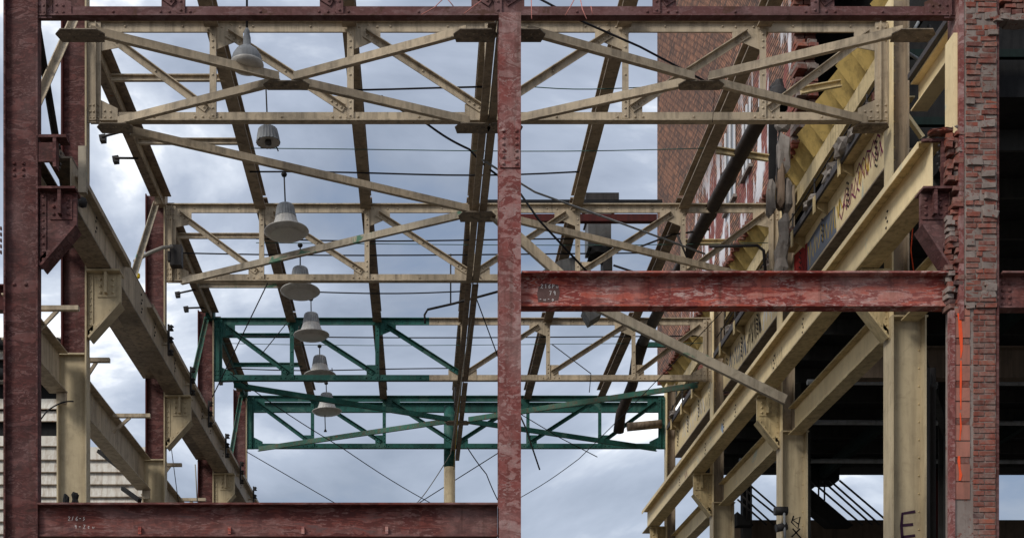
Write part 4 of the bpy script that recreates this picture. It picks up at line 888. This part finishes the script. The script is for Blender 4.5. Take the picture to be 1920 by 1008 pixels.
MB().box(at(1450,158,23.4)-V(0.17,0,0),at(1450,200,23.4)+V(0.17,.3,0)).top('pipe_cap','iron','dark rounded hood behind the first truss before the painted brick wall','hood') if False else MB().lathe(at(1457,185,23.4),[(0.19,-0.2),(0.19,0.0),(0.17,0.12),(0.10,0.2),(0.0,0.23)],18).top('pipe_hood','iron','dark rounded hood behind the first truss before the painted brick wall','hood')
MB().beam((-5.2,39.5,12.27),(7.3,39.5,12.27),Cprof(0.1,0.30)).top('end_beam','teal','teal channel beam closing the far end behind the last truss','steel beam')
MB().beam(at(1195,646,36.0),at(1290,646,36.0),Bprof(0.1,0.13)).top('wall_strut','teal','teal strut end between black pipe and brick wall','strut')
for i,(a,b) in enumerate((((1342,283,24.0),(1440,298,24.0)),((1340,372,27.4),(1402,372,27.4)) if False else ((1275,455,28.0),(1365,455,28.0)),((1500,172,22.2),(1576,158,22.2)))):
    MB().beam(at(*a),at(*b),Cprof(0.06,0.12)).top('wall_strut','cream_dirty',['rusty cream strut from the last purlin to the brick wall behind first truss','short cream strut to the brick wall behind second truss','pale cream strut end lying across the yellow cove'][i],'strut')
wire([(1270,440,25.6),(1290,487,25.6)],0.02,'iron','short hanging rod below the grey green cable','conduit_hanger','rod')
wire([(1180,470,27),(1260,440,27.2),(1330,430,27.4)],0.028,'iron','dark cable bundle beside the duct')
wire([(1150,497,27),(1195,512,27)],0.03,'iron','loose dark cable end under the duct')
wire([(1330,462,25.4),(1420,460,25.4),(1432,470,25.4),(1435,508,25.4)],0.03,'iron','dark conduit elbow at the end of the second truss','conduit','conduit')

wire([(1742,48,20.6),(1742,112,20.6)],0.03,'iron','dark upright pipe in the black opening left of the brick pier','riser_pipe','pipe')
wire([(1722,112,20.4),(1692,92,20.4),(1722,42,20.4)],0.028,'galv','grey bent pipe in the black opening left of the brick pier','bent_pipe','pipe')
wire([(1712,420,20.6),(1708,470,20.6),(1714,515,20.6)],0.012,'orange','thin orange cable hanging above the red beam near the pier')
# ------------------------------------------------------------------ small fittings on the left
jb = thing('junction_box','black electrical box with cable on the second maroon column','electrical box',at(327,495,25.9))
MB().box(at(318,496,25.8),at(340,458,25.8)+V(0,.2,0)).build('case','iron',jb)
MB().box(at(314,488,25.78),at(318,470,25.78)+V(0,.1,0)).build('cover','iron',jb)
MB().tube([at(323,462,25.75),at(305,464,25.6),at(280,474,25.4),at(252,490,25.2)],0.035,8).build('cable','cable_pale',jb)
MB().rock(at(259,517,24.9),(0.045,0.04,0.05),400).top('tape_knot','yellow_tape','small yellow tape knot on the left crane girder','tape')
for i, (Y, dz) in enumerate(((23.4,-0.10),(24.4,0.02),(30.6,-0.08),(31.7,0.0),(36.2,-0.06),(37.2,0.0))):
    e_ = V(-5.48,Y,12.34); h_ = e_+V(-0.36,0,dz-0.02)
    t = thing('floodlight',f'small dark floodlight on an arm outside the left eave, {["first","second","third","fourth","fifth","sixth"][i]} from the front','floodlight',h_,'floodlights on the left eave')
    MB().tube([h_,e_+V(0.08,0,-0.005)],0.022,6).build('arm','iron',t)
    MB().plate([h_+V(-.06,0,.04),h_+V(.06,0,.06),h_+V(.06,0,-.06),h_+V(-.04,0,-.07)],(0,1,0),0.12).build('head','iron',t)
for u, v, rz, lab in ((124,938,0.05,'left of the pair'),(141,935,0.5,'right of the pair, tilted')):
    o = MB().rock(at(u,v,19.6),(0.05,0.06,0.10),410+u).top('rubber_pad','shade_black',f'black rounded pad behind the bottom red beam, {lab}','pad')
wire([(75,788,19.8),(100,762,19.8),(138,752,19.8)],0.015,'cable','thin dark cable at the foot of the nearest tan column',sag=-0.03)
wire([(320,830,27),(335,945,27.5)],0.012,'cable','thin cable hanging behind the left brackets')
wire([(366,870,28.6),(370,940,28.6)],0.02,'cable_pale','pale conduit on the third maroon column')

# ------------------------------------------------------------------ white siding shed at far left
YSH = 31.0
sh = thing('siding_shed','weathered white board siding shed at lower left behind the columns','shed',(at(130,0,YSH).x,YSH+1,GND))
xl, xr = at(-60,0,YSH).x, at(272,0,YSH).x
zt_, pt = at(0,838,YSH).z, 0.30
MB().box((xl,YSH+0.10,GND),(xr-0.1,YSH+2.6,zt_-0.02)).build('body','siding',sh)
xm_ = at(118,0,YSH).x
MB().box((xl,YSH+0.12,zt_-0.019),(xm_-0.1,YSH+2.5,at(0,640,YSH).z)).build('upper_body','shade_black',sh)
z = zt_; i = 0
while z > GND+0.4 and i < 26:
    b = MB(); x0 = xl; x1 = xr+R.uniform(-.03,.03); y_ = YSH+R.uniform(-.01,.01)
    b.plate([(x0,y_,z-pt),(x1,y_,z-pt+R.uniform(-.02,.02)),(x1,y_+0.06,z+0.02+R.uniform(-.02,.01)),(x0,y_+0.06,z+0.02)],(0,1,0.2),0.012)
    o = b.build('board','siding',sh)
    MB().box((x0,y_-0.006,z-pt-0.012),(x1-0.01,y_+0.004,z-pt+0.010)).build('rust_edge','purlin_rusty',o)
    z -= pt; i += 1
z = zt_+pt
for i in range(9):
    x0, x1 = xl, xm_+R.uniform(-.1,.1)
    if i in (1, 4, 6): z += pt; continue
    o = MB().plate([(x0,YSH,z-pt+0.03),(x1,YSH,z-pt+0.03),(x1,YSH+0.08,z),(x0,YSH+0.08,z)],(0,1,0.2),0.012).build('board','siding',sh)
    MB().box((x0,YSH-0.006,z-pt+0.018),(x1-0.01,YSH+0.004,z-pt+0.038)).build('rust_edge','purlin_rusty',o); z += pt
for i, v in enumerate((650, 706)):
    pts = [V(xl+j*(xm_-xl)/40, YSH-0.2, at(0,v,YSH).z) for j in range(41)]
    MB().tube(pts,[0.15 if j%2 else 0.125 for j in range(41)],12).top('corrugated_hose','shade_black',['black corrugated hose at far left, upper of the two','black corrugated hose at far left, lower of the two'][i],'hose')
for i, (a, b) in enumerate((((185,845),(260,905)),((210,862),(262,912)),((230,915),(262,938)))): MB().beam(at(a[0],a[1],28.5),at(b[0],b[1],27.6),Bprof(0.08,0.08)).top('stay','shade_black',['upper black stay in front of the white siding','middle black stay in front of the white siding','lowest short black stay in front of the white siding'][i],'stay')
lf = webbeam('wall_beam','dark red beam end at the far left edge behind the front column',at(-80,0,24).x,at(14,0,24).x,at(0,582,24).z,at(0,538,24).z,24,'maroon')
# painted marks on the lower right columns
c1, c2 = [o for o in bpy.data.objects if o.get('label') in (RCL[1], RCL[2])]
if c1['label'] != RCL[1]: c1, c2 = c2, c1
yc = YS[1]-0.033
strokes(c1,'spray_mark','dark_purple_paint',[[at(1716,958,yc),at(1692,962,yc),at(1690,985,yc),at(1692,1012,yc)],[at(1692,984,yc),at(1712,982,yc)],[at(1692,1006,yc),at(1716,1003,yc)]],FN,0.045)
yc = YS[2]-0.033
strokes(c2,'black_scrawl','black_paint',[[at(1488,966,yc),at(1484,978,yc),at(1496,990,yc),at(1500,968,yc),at(1486,974,yc),at(1498,982,yc)],[at(1486,990,yc),at(1502,1008,yc)],[at(1500,990,yc),at(1484,1006,yc)]],FN,0.028)
gb = bpy.data.objects['crane_girder.001']
strokes(gb,'graffiti','black_paint',[[V(6.938,24.6+q*0.07+R.uniform(-.02,.02),8.55+(0.3 if q%2 else 0)+R.uniform(-.05,.05)) for q in range(12)]],NX,0.02)
strokes(gb,'graffiti','pale_blue_paint',[[V(6.938,29.4,8.62),V(6.938,29.6,8.78)]],NX,0.16); strokes(gb,'graffiti','purple_paint',[[V(6.938,33.4+q*0.1,8.6+0.15*(q%2)) for q in range(4)]],NX,0.03)
cl = thing('cable_clamps','grey pipe fitting on the inner edge of the second right column near the bottom','fitting',at(1465,990,25.8))
MB().tube([at(1452,957,25.75),at(1476,957,25.75)],0.09,12).build('upper_fitting','iron',cl); MB().tube([at(1455,990,25.75),at(1475,985,25.75)],0.08,12).build('lower_fitting','iron',cl); MB().tube([at(1470,957,25.7),at(1472,1012,25.7)],0.025,8).build('pipe','galv',cl)

for lab, l in LABELS.items():
    if len(l) > 1 and not (l[0][1]): print('DUPLICATE LABEL', lab, l)
    if not 4 <= len(lab.split()) <= 16: print('LABEL LENGTH', lab)
